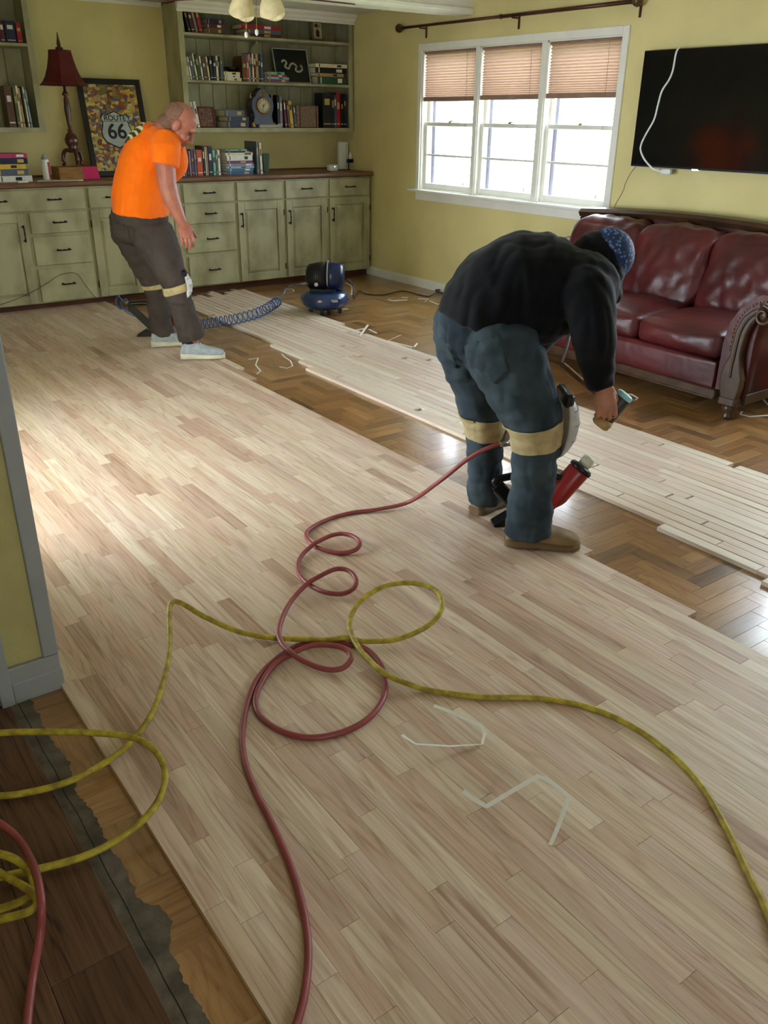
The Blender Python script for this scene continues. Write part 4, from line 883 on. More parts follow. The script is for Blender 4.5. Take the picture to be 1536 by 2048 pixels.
# ------------------------------------------------------------------ ceiling fan with light kit
fc = ond(512, 0, 5.75); fx, fy = fc.x, fc.y
fn = thing('ceiling_fan', (fx, fy, 2.0), 'ceiling fan with frosted glass tulip light shades and pull chain', 'ceiling fan')
ORG[fn] = V((fx, fy, ZC)); fn.location = ORG[fn]
mb = MB(); mb.lathe([(.07, 0), (.075, -.02), (.05, -.05), (.016, -.06), (.016, -.12), (.09, -.13), (.12, -.16), (.12, -.22), (.09, -.25), (.05, -.26), (.05, -.30), (.02, -.32)], (fx, fy, ZC), None, 24); mb.build('motor_housing', 'rod_bronze', fn)
tip = ond(703, 9, 6.2)
a0 = math.atan2(tip.y-fy, tip.x-fx); zbl = tip.z
mat('blade_red', C(86, 30, 30), .4, var=.2)
for k in range(3):
    a = a0+k*2*math.pi/3; d = V((math.cos(a), math.sin(a), 0)); n_ = V((-d.y, d.x, 0)); c = V((fx, fy, zbl)); Rt = (V((tip.x, tip.y, 0))-V((fx, fy, 0))).length
    o2 = [(.16, -.03), (.24, -.06), (Rt-.10, -.07), (Rt-.01, -.05), (Rt, 0), (Rt-.01, .05), (Rt-.10, .07), (.24, .06), (.16, .03)]
    mb = MB(); mb.prism([c+d*p+n_*q+Z*(q*.15) for p, q in o2], (0, 0, .008)); mb.build('blade', 'blade_red', fn)
    mb = MB(); mb.tube([V((fx, fy, ZC-.20))+d*.10, c+d*.18+Z*.006], .012, 8); mb.build('blade_arm', 'rod_bronze', fn)
mat('glass_tulip', C(222, 206, 160), .4, var=.12, scale=20, spec=.4)
for (px_, py_, dx) in ((489, -24, -7), (538, -24, 8)):
    pt_ = ond(px_, py_, 5.7); pb = ond(px_+dx*1.0, 34, 5.7)
    ax = (pb-pt_); Ln = ax.length; rot_ = frame3(ax.orthogonal(), ax); mb = MB(); rings = []
    for t, r in ((0, .028), (.15, .038), (.35, .050), (.6, .066), (.8, .072), (.93, .073), (1, .075)):
        rings.append([pt_+rot_ @ V((r*math.cos(2*math.pi*j/24), r*math.sin(2*math.pi*j/24), t*Ln+(.016*math.cos(4*math.pi*j/24)*t*t))) for j in range(24)])
    mb.loft(rings, caps=False); s_ = mb.build('light_shade', 'glass_tulip', fn); md = s_.modifiers.new('s', 'SOLIDIFY'); md.thickness = .004
    mb = MB(); mb.tube([pt_, V((fx, fy, ZC-.31))], .014, 8); mb.build('light_arm', 'rod_bronze', fn)
    mb = MB(); mb.lathe([(.001, 0), (.012, .01), (.03, .05), (.026, .08), (.001, .10)], pt_, rot_, 14); mb.build('bulb', 'dial_white', fn)
for px_, pe in ((513, 58), (492, 63)):
    a, b = ond(px_, -20, 5.72), ond(px_, pe, 5.72); mb = MB(); mb.tube([a+Z*.1, b], .0016, 6); c_ = mb.build('pull_chain', 'gold', fn)
    MB().lathe([(.004, 0), (.010, .008), (.010, .026), (.003, .034)], b-Z*.034, None, 10).build('chain_pull', 'white_plastic', c_)
# ------------------------------------------------------------------ air hoses
FZ = .019
mat('hose_yellow', C(192, 174, 56), .5, var=.2, scale=30, bump=.1, bscale=200, col2=C(142, 124, 46)); mat('hose_red', C(138, 62, 62), .45, var=.12, scale=20, spec=.5)
mat('steel', C(170, 168, 160), .3, metal=.9); mat('brass', C(180, 150, 90), .3, metal=.9)
hr = .0095
def hose_path(pts):
    out = []
    for p in pts:
        z = FZ+hr+(p[2] if len(p) > 2 else 0); out.append(onz(p[0], p[1], z))
    return out
yl_main = [(1600, 2010), (1560, 1900), (1528, 1810), (1500, 1755), (1470, 1690), (1440, 1632), (1405, 1575), (1350, 1515), (1270, 1456), (1180, 1416), (1080, 1397), (960, 1394), (860, 1381), (820, 1369, .012), (770, 1347, .024), (722, 1302, .028), (699, 1252, .036), (716, 1208, .06), (765, 1174, .085), (825, 1166, .10), (872, 1182, .10), (884, 1215, .085), (858, 1250, .055), (800, 1277, .03), (745, 1283, .012), (690, 1281, .008), (620, 1279, .02), (550, 1276, .008), (480, 1264, .015), (410, 1234, .05), (362, 1206, .09), (342, 1207, .10), (338, 1240, .09), (339, 1290, .07), (330, 1350, .05), (305, 1425, .03), (262, 1484, .012), (215, 1522, .008), (150, 1558, .004), (80, 1580, -.008), (0, 1592, -.01), (-90, 1590, -.01), (-160, 1560, 0), (-170, 1510, .03), (-110, 1480, .045), (0, 1466, .05), (100, 1464, .05), (190, 1466, .05), (255, 1473, .05), (300, 1492, .05), (328, 1532, .05), (326, 1580, .045), (296, 1630, .03), (240, 1676, .012), (170, 1712, .0), (90, 1735, -.008), (20, 1750, .0), (-60, 1770, .01), (-130, 1800, .0), (-110, 1850, 0), (-40, 1845, .02), (30, 1832, .045), (66, 1818, .06), (74, 1800, .06), (58, 1780, .05), (20, 1757, .03), (-30, 1730, .03), (-60, 1715, .04), (-20, 1706, .05), (25, 1716, .05), (58, 1742, .045), (68, 1775, .035), (55, 1796, .02), (0, 1818, .0), (-80, 1835, -.01)]
YL_LABEL = ('air_hose', 'hose_yellow', None, 'scuffed yellow air hose looping across the new oak floor and old planks', 'hose')
rd_main = [(1022, 886, .40), (985, 893, .36), (940, 915, .27), (880, 962, .13), (820, 1003, .035), (760, 1018, .005), (700, 1026), (650, 1041), (616, 1062), (616, 1080, .006), (640, 1097, .004), (680, 1106), (712, 1099, .01), (719, 1083, .02), (700, 1070, .024), (670, 1069, .022), (635, 1084, .02), (606, 1108, .006), (596, 1132), (606, 1158, .004), (640, 1181, .018), (680, 1188, .015), (706, 1178, .02), (712, 1159, .035), (698, 1142, .045), (672, 1138, .045), (640, 1152, .035), (612, 1170, .022), (580, 1206, .01), (560, 1250, .018), (562, 1284, .026), (590, 1312, .022), (640, 1336, .008), (680, 1338, .008), (701, 1320, .02), (695, 1301, .03), (665, 1291, .032), (620, 1292, .02), (575, 1312, .012), (540, 1338, .004), (514, 1382), (515, 1424), (552, 1457), (612, 1475), (680, 1466), (738, 1436), (768, 1392), (768, 1345), (745, 1308), (712, 1290), (660, 1283), (618, 1285, .0), (575, 1302, .0), (530, 1340), (498, 1395), (485, 1460), (489, 1520), (510, 1580), (545, 1650), (580, 1730), (604, 1810), (616, 1890), (612, 1970), (596, 2040), (570, 2100), (530, 2160)]
foot2 = onz(1056, 1045, FZ); _x = (RH+FH*.15).normalized(); _y = Z.cross(_x)
INLET = foot2+_x*(.02+.62*.27)+Z*(.78*.27)+_y*.045
IN_END = INLET+_y*.035-_x*.05+Z*.012
rd_pts = [IN_END, IN_END-_x*.04+Z*.05+_y*.005, ond(1048, 897, 3.48), ond(1022, 888, 3.42), ond(985, 893, 3.40), ond(940, 915, 3.41), ond(880, 962, 3.46)]+hose_path(rd_main[4:])
rb_main = [(-120, 1600, .03), (-50, 1620, .03), (0, 1647, .03), (38, 1680, .025), (68, 1735, .075), (82, 1800, .09), (80, 1870, .03), (66, 1950, -.008), (55, 2040, -.012), (48, 2150, -.012)]
def settle(curves, r, zmin, steps=170):
    """push crossing strands apart until they rest on each other"""
    sizes = [len(c) for c in curves]; P_ = np.array([tuple(p) for c in curves for p in c]); cid = np.repeat(np.arange(len(curves)), sizes); ix = np.concatenate([np.arange(k) for k in sizes])
    far = (cid[:, None] != cid[None, :]) | (np.abs(ix[:, None]-ix[None, :]) > 9); lo = np.array([zmin(p) for p in P_]); lo = np.minimum(lo, P_[:, 2])
    for _ in range(steps):
        d = P_[:, None, :]-P_[None, :, :]; L_ = np.sqrt((d**2).sum(-1)); hit = far & (L_ < 2.15*r); i, j = np.nonzero(hit)
        if len(i) == 0: break
        push = np.zeros_like(P_); v = d[i, j].copy(); v[:, 2] *= 1.6; n_ = np.linalg.norm(v, axis=1); flat_ = n_ < 1e-5; v[flat_] = (0, 0, 1); n_[flat_] = 1
        np.add.at(push, i, v/n_[:, None]*((2.15*r-L_[i, j])*.25)[:, None]); cnt = np.zeros(len(P_)); np.add.at(cnt, i, 1); push /= np.maximum(cnt, 1)[:, None]
        o_ = 0                                          # spread each push along the strand so that it stays a smooth curve
        for k in sizes:
            q = push[o_:o_+k]; q2 = q.copy()
            for _s in range(2): q2[1:-1] = np.maximum(np.abs(q2[:-2]), np.abs(q2[2:]))*0+ (q2[:-2]+2*q2[1:-1]+q2[2:])/4
            push[o_:o_+k] = q*.6+q2*.6; o_ += k
        P_ += push; P_[:, 2] = np.maximum(P_[:, 2], lo)
    out = []; o_ = 0
    for k in sizes: out.append([V(p) for p in P_[o_:o_+k]]); o_ += k
    return out
yp, rp, bp_ = settle([bez(hose_path(yl_main), 7), bez(rd_pts, 7), bez(hose_path(rb_main), 7)], hr, lambda p: FZ+hr if p[0] > .48 else .006+hr)
mb = MB(); mb.tube(yp, hr, 10); mb.build(*YL_LABEL)
hs = thing('air_hose', onz(700, 1283), 'dusty red air hose curling over the floor to the flooring nailer', 'hose')
mb = MB(); mb.tube(rp, hr, 10); mb.build('hose', 'hose_red', hs)
fi = rp[24]; d = (rp[22]-rp[26]).normalized(); rot_ = frame3(d.orthogonal(), d)
mb = MB(); mb.lathe([(.0115, -.02), (.0125, 0), (.0125, .015), (.009, .018), (.009, .035), (.012, .037), (.012, .05), (.007, .052), (.007, .07)], fi, rot_, 14); mb.build('fitting', 'steel', hs)
mb = MB(); mb.tube(bp_, hr, 10)
mb.build('air_hose', 'hose_red', None, 'red air hose lying over the dark old planks beside the partition', 'hose')

# ------------------------------------------------------------------ compressor
cp_ = onz(655, 630, 0); cxx, cyy = cp_.x+.04, cp_.y+.10
co = thing('air_compressor', (cxx, cyy, 0), 'blue pancake air compressor with black motor cover standing on the parquet', 'compressor')
mat('comp_blue', C(22, 50, 100), .25, var=.1, spec=.6, coat=.4); mat('comp_black', C(18, 20, 26), .4)
mb = MB(); mb.lathe([(.02, .045), (.12, .045), (.185, .06), (.222, .095), (.232, .135), (.222, .175), (.185, .205), (.12, .215), (.02, .215)], (cxx, cyy, 0), None, 40); mb.build('tank', 'comp_blue', co)
for k in range(4):
    a = k*math.pi/2+math.pi/4; mb = MB(); mb.cbox((cxx+math.cos(a)*.14, cyy+math.sin(a)*.14, .031), (.035, .035, .062), Matrix.Rotation(a, 3, 'Z'), .006); mb.build('foot', 'comp_black', co)
U_, Wd = RH, FH
rotc = Matrix((RH, FH, Z)).transposed(); base = V((cxx, cyy, 0))
def cb(c, s_, ch=.01): m_ = MB(); m_.cbox(base+rotc @ V(c), s_, rotc, ch); return m_
# motor cover: barrel along image-right
rings = []
for x, r in ((-.175, .06), (-.165, .09), (-.14, .112), (-.05, .127), (.02, .13)): rings.append([base+rotc @ V((x, r*math.cos(2*math.pi*j/24), .335+r*1.02*math.sin(2*math.pi*j/24))) for j in range(24)])
MB().loft(rings).build('pump_cover', 'comp_black', co)
rings = []
for x, r in ((.02, .127), (.08, .127), (.14, .12), (.17, .105), (.182, .075)): rings.append([base+rotc @ V((x, r*math.cos(2*math.pi*j/24), .335+r*1.02*math.sin(2*math.pi*j/24))) for j in range(24)])
MB().loft(rings).build('motor_cover', mat('comp_blue_dark', C(18, 34, 70), .3, spec=.5), co)
cb((-.01, 0, .215), (.25, .17, .05)).build('saddle', 'comp_black', co)
mb = MB(); mb.tube([base+rotc @ V((.03, -.138*math.cos(t), .338+.138*math.sin(t))) for t in [-.5+i*.26 for i in range(15)]], .012, 8, flat=.45); mb.build('carry_handle', 'trim_grey', co)
for k in range(7): 
    x = -.12+k*.018; cb((x, -.122+.01*abs(k-4)/4, .34), (.006, .012, .10), .002).build('cooling_fin', 'comp_black', co)
mb = MB(); gp = base+rotc @ V((-.07, -.126, .285)); mb.lathe([(.018, 0), (.018, .016), (.001, .017)], gp, frame3(RH, -FH), 16); mb.build('gauge', 'white_plastic', co)
mb = MB(); mb.tube([base+rotc @ V((-.14, -.08, .285)), base+rotc @ V((-.19, -.10, .285)), base+rotc @ V((-.225, -.10, .282))], [.012, .014, .010], 10); mb.build('air_fitting', 'steel', co)
cb((.09, -.2135, .15), (.085, .006, .022), .002).build('badge', 'trim_grey', co)
COMP_OUT = base+rotc @ V((-.225, -.10, .282))
# blue coil hose
mat('coil_blue', C(36, 98, 172), .35, spec=.5)
mb = MB(); ctrl = [onz(292, 664, .07)+FH*.26, onz(335, 655, .07)+FH*.16, onz(375, 652, .075)+FH*.03, onz(405, 648, .075), onz(440, 643, .075), onz(480, 636, .075), onz(520, 624, .08), onz(545, 610, .09), onz(556, 602, .10)]
ax = bez(ctrl, 40); n = len(ax); pts = []; turns = 34
for i, p in enumerate(ax):
    t = (ax[min(n-1, i+1)]-ax[max(0, i-1)]).normalized(); sd = t.cross(Z).normalized(); upv = sd.cross(t); a = i/n*turns*2*math.pi
    r = .044*min(1, (n-i)/12+.1); pts.append(p+sd*(r*math.cos(a))+upv*(r*math.sin(a)*.95))
pts0 = pts[0]
# finer sampling of the helix
fine = bez(pts[::1], 2)
end = bez([pts[-1], onz(566, 588, .14), onz(578, 572, .20), COMP_OUT+V((-.03, 0, -.01))-RH*.04, COMP_OUT], 8)
mb.tube(fine+end[1:], .0045, 6); ch_ = mb.build('coil_hose', 'coil_blue', None, 'blue coiled air hose stretched from the compressor towards the man in orange', 'hose')
# black power cord of the compressor
pts = [base+rotc @ V((.172, .02, .31)), base+rotc @ V((.215, .02, .305)), base+rotc @ V((.262, .01, .25)), base+rotc @ V((.272, 0, .13)), onz(718, 582, .012), onz(732, 588, .008), onz(765, 590, .008), onz(805, 582, .008), onz(840, 590, .008), onz(860, 592, .008), onz(880, 580, .03), V((XR-.06, onz(895, 570, .02).y-.25, .01)), V((XR-.05, 5.9, .008)), V((XR-.06, 5.3, .008))]
mb = MB(); mb.tube(bez(pts, 8), .0055, 8); mb.build('extension_cord', 'black_plastic', None, 'black cord snaking over the parquet from the compressor to the wall', 'cord')

# ------------------------------------------------------------------ cut strapping on the floor
mat('strap_white', C(232, 232, 226), .4, var=.03)
def strap(pts, label, wdt=.012, stand=1, group='cut white plastic straps on the floor', up=None):
    """ribbon: pts px,py,z above floor; stand 1 = on edge, 0 = flat"""
    P = [onz(p[0], p[1], p[2]) for p in pts]; vs = []; n_ = len(P)
    for i, p in enumerate(P):
        t = (P[min(n_-1, i+1)]-P[max(0, i-1)]).normalized(); sd = V((-t.y, t.x, 0)); sd = sd.normalized() if sd.length > 1e-5 else V((1, 0, 0)); s_ = pts[i][3] if len(pts[i]) > 3 else stand
        w_ = (Z*s_+sd*(1-s_)).normalized()*wdt; th = (t.cross(w_)).normalized()*.0006; b0 = p
        vs += [b0-th, b0+th, b0+w_+th, b0+w_-th]
    mb = MB(); fs = []
    for i in range(n_-1):
        a, b = i*4, i*4+4
        for j in range(4): k = (j+1) % 4; fs.append((a+j, a+k, b+k, b+j))
    fs += [(3, 2, 1, 0), (n_*4-4, n_*4-3, n_*4-2, n_*4-1)]
    mb.add(vs, fs); return mb.build('plastic_strap', 'strap_white', None, label, 'strap', group)
f = FZ+.0012
strap([(866, 1414, f+.035, .2), (915, 1434, f+.03, .3), (961, 1455, f+.02, .3), (966, 1468, f+.012, .4), (962, 1488, f, .4), (900, 1491, f+.02, .3), (832, 1487, f+.045, .3), (812, 1473, f+.05, .2), (808, 1469, f+.05, .2)], 'bent white strap lying between the big red hose loop and another strap')
strap([(924, 1586, f+.012, .4), (945, 1602, f+.006, .4), (967, 1615, f, .4), (975, 1617, f, .4), (1030, 1584, f+.03, .3), (1078, 1556, f+.05, .3), (1100, 1568, f+.045, .3), (1128, 1590, f+.03, .3), (1131, 1597, f+.025, .3), (1115, 1645, f+.005, .3), (1096, 1690, f, .3)], 'zigzag white strap lying on the oak strips inside the yellow hose curve')
g0 = .0012
def sflat(pts, label, w_=.014, st=.15): return strap([(p[0], p[1], p[2] if len(p) > 2 else g0, st) for p in pts], label, w_, st)
sflat([(690, 656, .023), (712, 661, .023), (733, 657, .010)], 'short white strap end under a crossed strap near the loose boards')
sflat([(722, 672, .026), (730, 661, .026), (738, 650, .008)], 'white strap crossed over another one beside the loose boards', .018)
sflat([(736, 659), (752, 667)], 'white strap piece pointing away from the crossed straps', .016)
sflat([(800, 670), (774, 682), (812, 692), (824, 695)], 'V-bent white strap on the parquet beside the loose boards', .016)
sflat([(830, 694), (836, 687)], 'tiny white strap scrap beside the V-bent strap', .012)
sflat([(788, 595), (774, 599), (786, 602), (815, 600)], 'hooked white strap on the parquet near the black cord')
sflat([(803, 595), (816, 596)], 'short flat white strap near the black cord and hooked strap')
sflat([(836, 598), (855, 598), (848, 604), (836, 606)], 'folded pale strap behind the man in the black hoodie')
sflat([(858, 602), (872, 608), (892, 611)], 'long pale strap reaching behind the man in the black hoodie')
sflat([(569, 588), (573, 578), (585, 579), (587, 583), (572, 587)], 'curled white strap beside the compressor and coil hose')
sflat([(690, 566), (703, 572), (702, 590), (690, 592)], 'angular pale strap behind the compressor')
sflat([(684, 619), (697, 618)], 'short pale strap beside the compressor foot')
sflat([(498, 719), (515, 716), (510, 730), (520, 742), (512, 748)], 'pale wavy strap on the parquet gap beside the man in orange', .010, .05)
sflat([(562, 708), (568, 714), (580, 722), (584, 732), (574, 736), (560, 733)], 'pale curved strap on the parquet gap beside the loose boards', .010, .05)
sflat([(1240, 788), (1262, 789), (1274, 796), (1270, 800), (1250, 799)], 'white strap under the mallet near the sofa', .012)
sflat([(1482, 823), (1479, 829), (1500, 834), (1545, 831)], 'bent white strap beside the carved sofa foot', .012)
sflat([(1517, 790), (1540, 815)], 'straight white strap under the sofa end', .010)

# ------------------------------------------------------------------ flooring nailers
mat('tool_red', C(150, 34, 34), .35, spec=.5); mat('rubber_white', C(226, 222, 206), .5); mat('rubber_tan', C(176, 148, 96), .6, var=.15, scale=30)
def nailer(foot, fwd, label, hand_len=.30, inlet=None):
    """foot: where the shoe meets the boards; fwd: direction the body leans to (horizontal)"""
    foot = V(foot); x = V(fwd).normalized(); rot_ = Matrix((x, Z.cross(x), Z)).transposed(); e = thing('flooring_nailer', foot, label, 'nail gun', 'pneumatic flooring nailers')
    P = lambda a, b, c: foot+rot_ @ V((a, b, c))
    mb = MB(); mb.prism([P(-.17, -.035, .0004), P(.10, -.035, .0004), P(.10, -.035, .02), (P(.03, -.035, .03)), P(-.10, -.035, .055), P(-.17, -.035, .012)], rot_ @ V((0, .07, 0))); mb.build('shoe', 'black_plastic', e, bev=.004)
    bd = (V((.62, 0, .78))).normalized(); rb = frame3(rot_ @ V((0, 1, 0)), rot_ @ bd)
    mb = MB(); mb.lathe([(.028, .03), (.034, .06), (.036, .12), (.048, .15), (.052, .17), (.052, .31), (.046, .325)], P(.02, 0, .0), rb, 20); mb.build('body', 'tool_red', e)
    mb = MB(); mb.lathe([(.055, .318), (.056, .33), (.05, .34), (.02, .345)], P(.02, 0, 0), rb, 20); mb.build('head_cap', 'black_plastic', e)
    mb = MB(); mb.lathe([(.026, .342), (.030, .36), (.030, .385), (.022, .395), (.001, .397)], P(.02, 0, 0), rb, 18); mb.build('strike_cap', 'rubber_white', e)
    md_ = V((-.68, 0, .73)).normalized(); r2 = frame3(rot_ @ V((0, 1, 0)), rot_ @ md_)
    mb = MB(); mb.cbox(P(.0, 0, .025)+(rot_ @ md_)*(hand_len*.5), (.036, .058, hand_len), r2, .006); mb.build('magazine', 'black_plastic', e)
    mb = MB(); mb.cbox(P(.0, 0, .025)+(rot_ @ md_)*(hand_len*.55)+(r2 @ V((0, .032, 0))), (.012, .006, hand_len*.7), r2, .002); mb.build('magazine_rail', 'steel', e)
    h0 = P(.02, 0, 0)+(rot_ @ bd)*.25; h1 = P(0, 0, .025)+(rot_ @ md_)*(hand_len*.96)
    mb = MB(); mb.tube(bez([h0, h0*.6+h1*.4+Z*.05, h1+Z*.03, h1], 6), .017, 10); mb.build('handle', 'black_plastic', e)
    mb = MB(); mb.tube([h1+Z*.02, h1+Z*.02+(rot_ @ V((-.05, 0, .03)))] if inlet is None else [inlet[0]-(rot_ @ V((0, .01, 0))), inlet[0], inlet[1]], [.010, .008] if inlet is None else [.011, .011, .008], 8); mb.build('air_inlet', 'steel', e)
    return e, h1
n2, nh2 = nailer(foot2, (RH*1.0+FH*.15), 'red and black flooring nailer between the boots of the man in the hoodie', .24, (INLET, IN_END))
n1, nh1 = nailer(onz(312, 676, FZ)+FH*.08, (RH*1.0+FH*.1), 'red and black flooring nailer behind the sneakers of the man in orange', .30)
# coil end to the second nailer
p0 = nh1+Z*.02-RH*.055+Z*.03; Dn = p0.dot(FH)
mb = MB(); mb.tube(bez([p0, p0-RH*.03+Z*.03, ond(238, 590, Dn+.03), ond(231, 602, Dn+.06), ond(240, 618, Dn+.09), ond(256, 612, Dn+.12), ond(252, 598, Dn+.14), ond(241, 606, Dn+.16), ond(250, 622, Dn+.17), ond(268, 632, Dn+.17), pts0], 8), .0045, 6); mb.build('hose_end', 'coil_blue', ch_)
# ------------------------------------------------------------------ people
mat('skin', C(176, 122, 98), .5, var=.10, scale=10, spec=.35, bump=.05, bscale=120); mat('skin_ruddy', C(168, 104, 84), .48, var=.14, scale=14, spec=.4)
mat('shirt_orange', C(255, 114, 0), .75, var=.06, scale=10, sheen=.1, spec=.2); mat('pants_brown', C(70, 62, 58), .8, var=.12, scale=8, spec=.2)
mat('hoodie_black', C(9, 10, 16), .85, var=.2, scale=12, spec=.15, sheen=.12); mat('jeans', C(66, 78, 84), .85, col2=C(38, 47, 56), scale=5, spec=.15, bump=.12, bscale=260)
mat('jeans_pocket', C(56, 67, 73), .85, var=.2, scale=14, spec=.15, bump=.12, bscale=260); mat('strap_tan', C(176, 158, 116), .7, var=.15, scale=25); mat('pad_white', C(196, 194, 196), .5, var=.12, scale=30)
mat('shoe_grey', C(158, 166, 172), .65, var=.15, scale=30); mat('shoe_sole', C(206, 200, 180), .6, var=.1); mat('boot_tan', C(132, 108, 78), .75, var=.2, scale=20); mat('boot_sole', C(112, 88, 60), .8, var=.2); mat('sock_navy', C(28, 32, 52), .85)
mat('hair_short', C(126, 92, 74), .8, var=.25, scale=80); mat('eye_dark', C(30, 22, 20), .3); mat('lip', C(140, 78, 70), .5)
bc = bpy.data.materials.new('cap_pattern'); bc.use_nodes = True; nt = bc.node_tree; b = nt.nodes['Principled BSDF']; b.inputs['Roughness'].default_value = .7
tc = N(nt, 'ShaderNodeTexCoord'); vo = N(nt, 'ShaderNodeTexVoronoi'); vo.inputs['Scale'].default_value = 75; nt.links.new(tc.outputs['Object'], vo.inputs[0]); cr = N(nt, 'ShaderNodeValToRGB'); cr.color_ramp.elements[0].position = .25; cr.color_ramp.elements[1].position = .5
cr.color_ramp.elements[0].color = C(96, 136, 190); cr.color_ramp.elements[1].color = C(24, 44, 92); nt.links.new(vo.outputs['Distance'], cr.inputs[0]); nt.links.new(cr.outputs[0], b.inputs['Base Color']); MATS['cap_pattern'] = bc
pg = bpy.data.materials.new('shirt_graphic'); pg.use_nodes = True; nt = pg.node_tree; b = nt.nodes['Principled BSDF']; b.inputs['Roughness'].default_value = .7
tc = N(nt, 'ShaderNodeTexCoord'); wv = N(nt, 'ShaderNodeTexWave'); wv.inputs['Scale'].default_value = 9; wv.inputs['Distortion'].default_value = 3; nt.links.new(tc.outputs['Object'], wv.inputs[0]); cr = N(nt, 'ShaderNodeValToRGB')
els = cr.color_ramp.elements; els.new(.5); cr.color_ramp.interpolation = 'CONSTANT'
for i_, c_ in enumerate((C(56, 56, 30), C(126, 122, 66), C(222, 214, 180))): els[i_].position = (0, .35, .7)[i_]; els[i_].color = c_
nt.links.new(wv.outputs[0], cr.inputs[0]); nt.links.new(cr.outputs[0], b.inputs['Base Color']); MATS['shirt_graphic'] = pg

def hand(mb, wrist, d, palm, side, curl=(.5, .6, .5), sc=1.0, thumb=(.55, .65, .35), spread=.0):
    """d: towards fingers; palm: palm normal; side: thumb side"""
    d = V(d).normalized(); palm = (V(palm)-d*V(palm).dot(d)).normalized(); side = (V(side)-d*V(side).dot(d)); side = (side-palm*side.dot(palm)).normalized(); w_ = V(wrist)
    rot_ = Matrix((d, side, palm)).transposed()
    mb.ell(w_+d*.048*sc, (.058*sc, .043*sc, .019*sc), rot_, 14, 10); mb.cap([w_-d*.03*sc, w_+d*.03*sc], [.027*sc, .027*sc], 12, flat=.75, up=palm)
    for k, (off, L_) in enumerate(((.0345, .93), (.0115, 1.0), (-.0115, .95), (-.0345, .78))):
        p = w_+d*(.088-.004*abs(k-1))*sc+side*off*sc; dd = (d+side*off*spread*8).normalized(); pts = [p-dd*.03*sc, p]; ang = 0
        for seg, c_ in zip((.044, .027, .022), curl):
            ang += c_; pts.append(pts[-1]+(dd*math.cos(ang)+palm*math.sin(ang))*seg*L_*sc)
        mb.cap(pts, [.0090*sc, .0092*sc, .0088*sc, .0080*sc, .0070*sc], 10)
    t0 = w_+d*.022*sc+side*.030*sc; td = (d*thumb[0]+side*thumb[1]+palm*thumb[2]).normalized(); td2 = (td+d*.5+palm*.25).normalized()
    mb.cap([t0-td*.015*sc, t0+td*.03*sc, t0+td*.03*sc+td2*.028*sc, t0+td*.03*sc+td2*.052*sc], [.014*sc, .0125*sc, .0105*sc, .0085*sc], 10)
def head(mb, c, rot_, s=1.0):
    P = lambda a: c+rot_ @ (V(a)*s)
    E_ = lambda a, r, n=18: mb.ell(P(a), [x*s for x in r], rot_, n, 12)
    E_((-.012, 0, .035), (.102, .079, .088)); E_((.024, 0, -.03), (.070, .066, .090)); E_((.030, 0, -.082), (.052, .052, .040)); E_((.082, 0, .028), (.018, .050, .013))
    mb.cap([P((.090, 0, .012)), P((.104, 0, -.018)), P((.112, 0, -.036))], [.009*s, .012*s, .0155*s], 10); mb.ell(P((.100, .012, -.040)), (.012*s, .009*s, .009*s), rot_, 10, 8); mb.ell(P((.100, -.012, -.040)), (.012*s, .009*s, .009*s), rot_, 10, 8)
    E_((.090, 0, -.062), (.012, .024, .0075)); E_((.086, 0, -.078), (.013, .022, .0085)); E_((.078, 0, -.104), (.022, .026, .020)); E_((.07, .042, -.03), (.026, .024, .024)); E_((.07, -.042, -.03), (.026, .024, .024))
    for s_ in (-1, 1):
        mb.ell(P((-.004, s_*.084, -.006)), (.025*s, .014*s, .037*s), rot_ @ Matrix.Rotation(-.2, 3, 'Y'), 12, 10)
    return P
def face_parts(P, rot_, s, parent):
    for s_ in (-1, 1):
        MB().ell(P((.0865, s_*.033, .004)), (.008*s, .013*s, .0055*s), rot_, 12, 8).build('eye', 'eye_dark', parent)
        MB().cap([P((.100, s_*.016, .030)), P((.096, s_*.048, .026))], [.0045*s, .004*s], 8).build('eyebrow', 'hair_short', parent)
    MB().cap([P((.1005, -.016, -.0700)), P((.1025, 0, -.0695)), P((.1005, .016, -.0700))], [.0022*s, .003*s, .0022*s], 8).build('mouth', 'lip', parent)
def patch(src, cond, name, m, parent, off=.003, label=None):
    """lift a piece of a garment surface off as a part of its own"""
    me = src.data; og = ORG[src]; keep = [p for p in me.polygons if cond(p.center+og, p.normal)]
    used = sorted({i for p in keep for i in p.vertices}); ix = {v: i for i, v in enumerate(used)}
    if not used: return None
    edges = {}
    for p in keep:
        vv = list(p.vertices)
        for a, b in zip(vv, vv[1:]+vv[:1]): edges[(min(a, b), max(a, b))] = edges.get((min(a, b), max(a, b)), 0)+1
    border = {v for e, c_ in edges.items() if c_ == 1 for v in e}
    mb = MB(); mb.add([me.vertices[v].co+og+me.vertices[v].normal*(off if v not in border else -.001) for v in used], [tuple(ix[i] for i in p.vertices) for p in keep], True)
    return mb.build(name, m, parent, label=label)
def leg_band(src, c, d_, hw, rad, parent, off=.008):
    bm = bmesh.new(); bm.from_mesh(src.data); og = ORG[src]; c = c-og
    for s_ in (1, -1):
        bmesh.ops.bisect_plane(bm, geom=bm.verts[:]+bm.edges[:]+bm.faces[:], plane_co=c+d_*hw*s_, plane_no=d_*s_, clear_outer=True)
    bmesh.ops.delete(bm, geom=[v for v in bm.verts if ((v.co-c)-d_*(v.co-c).dot(d_)).length > rad], context='VERTS')
    bm.normal_update()
    for v in bm.verts: v.co += v.normal*off
    bm.verts.index_update(); mb = MB(); mb.add([v.co+og for v in bm.verts], [tuple(v.index for v in f.verts) for f in bm.faces], True); bm.free()
    o = mb.build('knee_strap', 'strap_tan', parent); md = o.modifiers.new('s', 'SOLIDIFY'); md.thickness = .006; md.offset = -1; return o
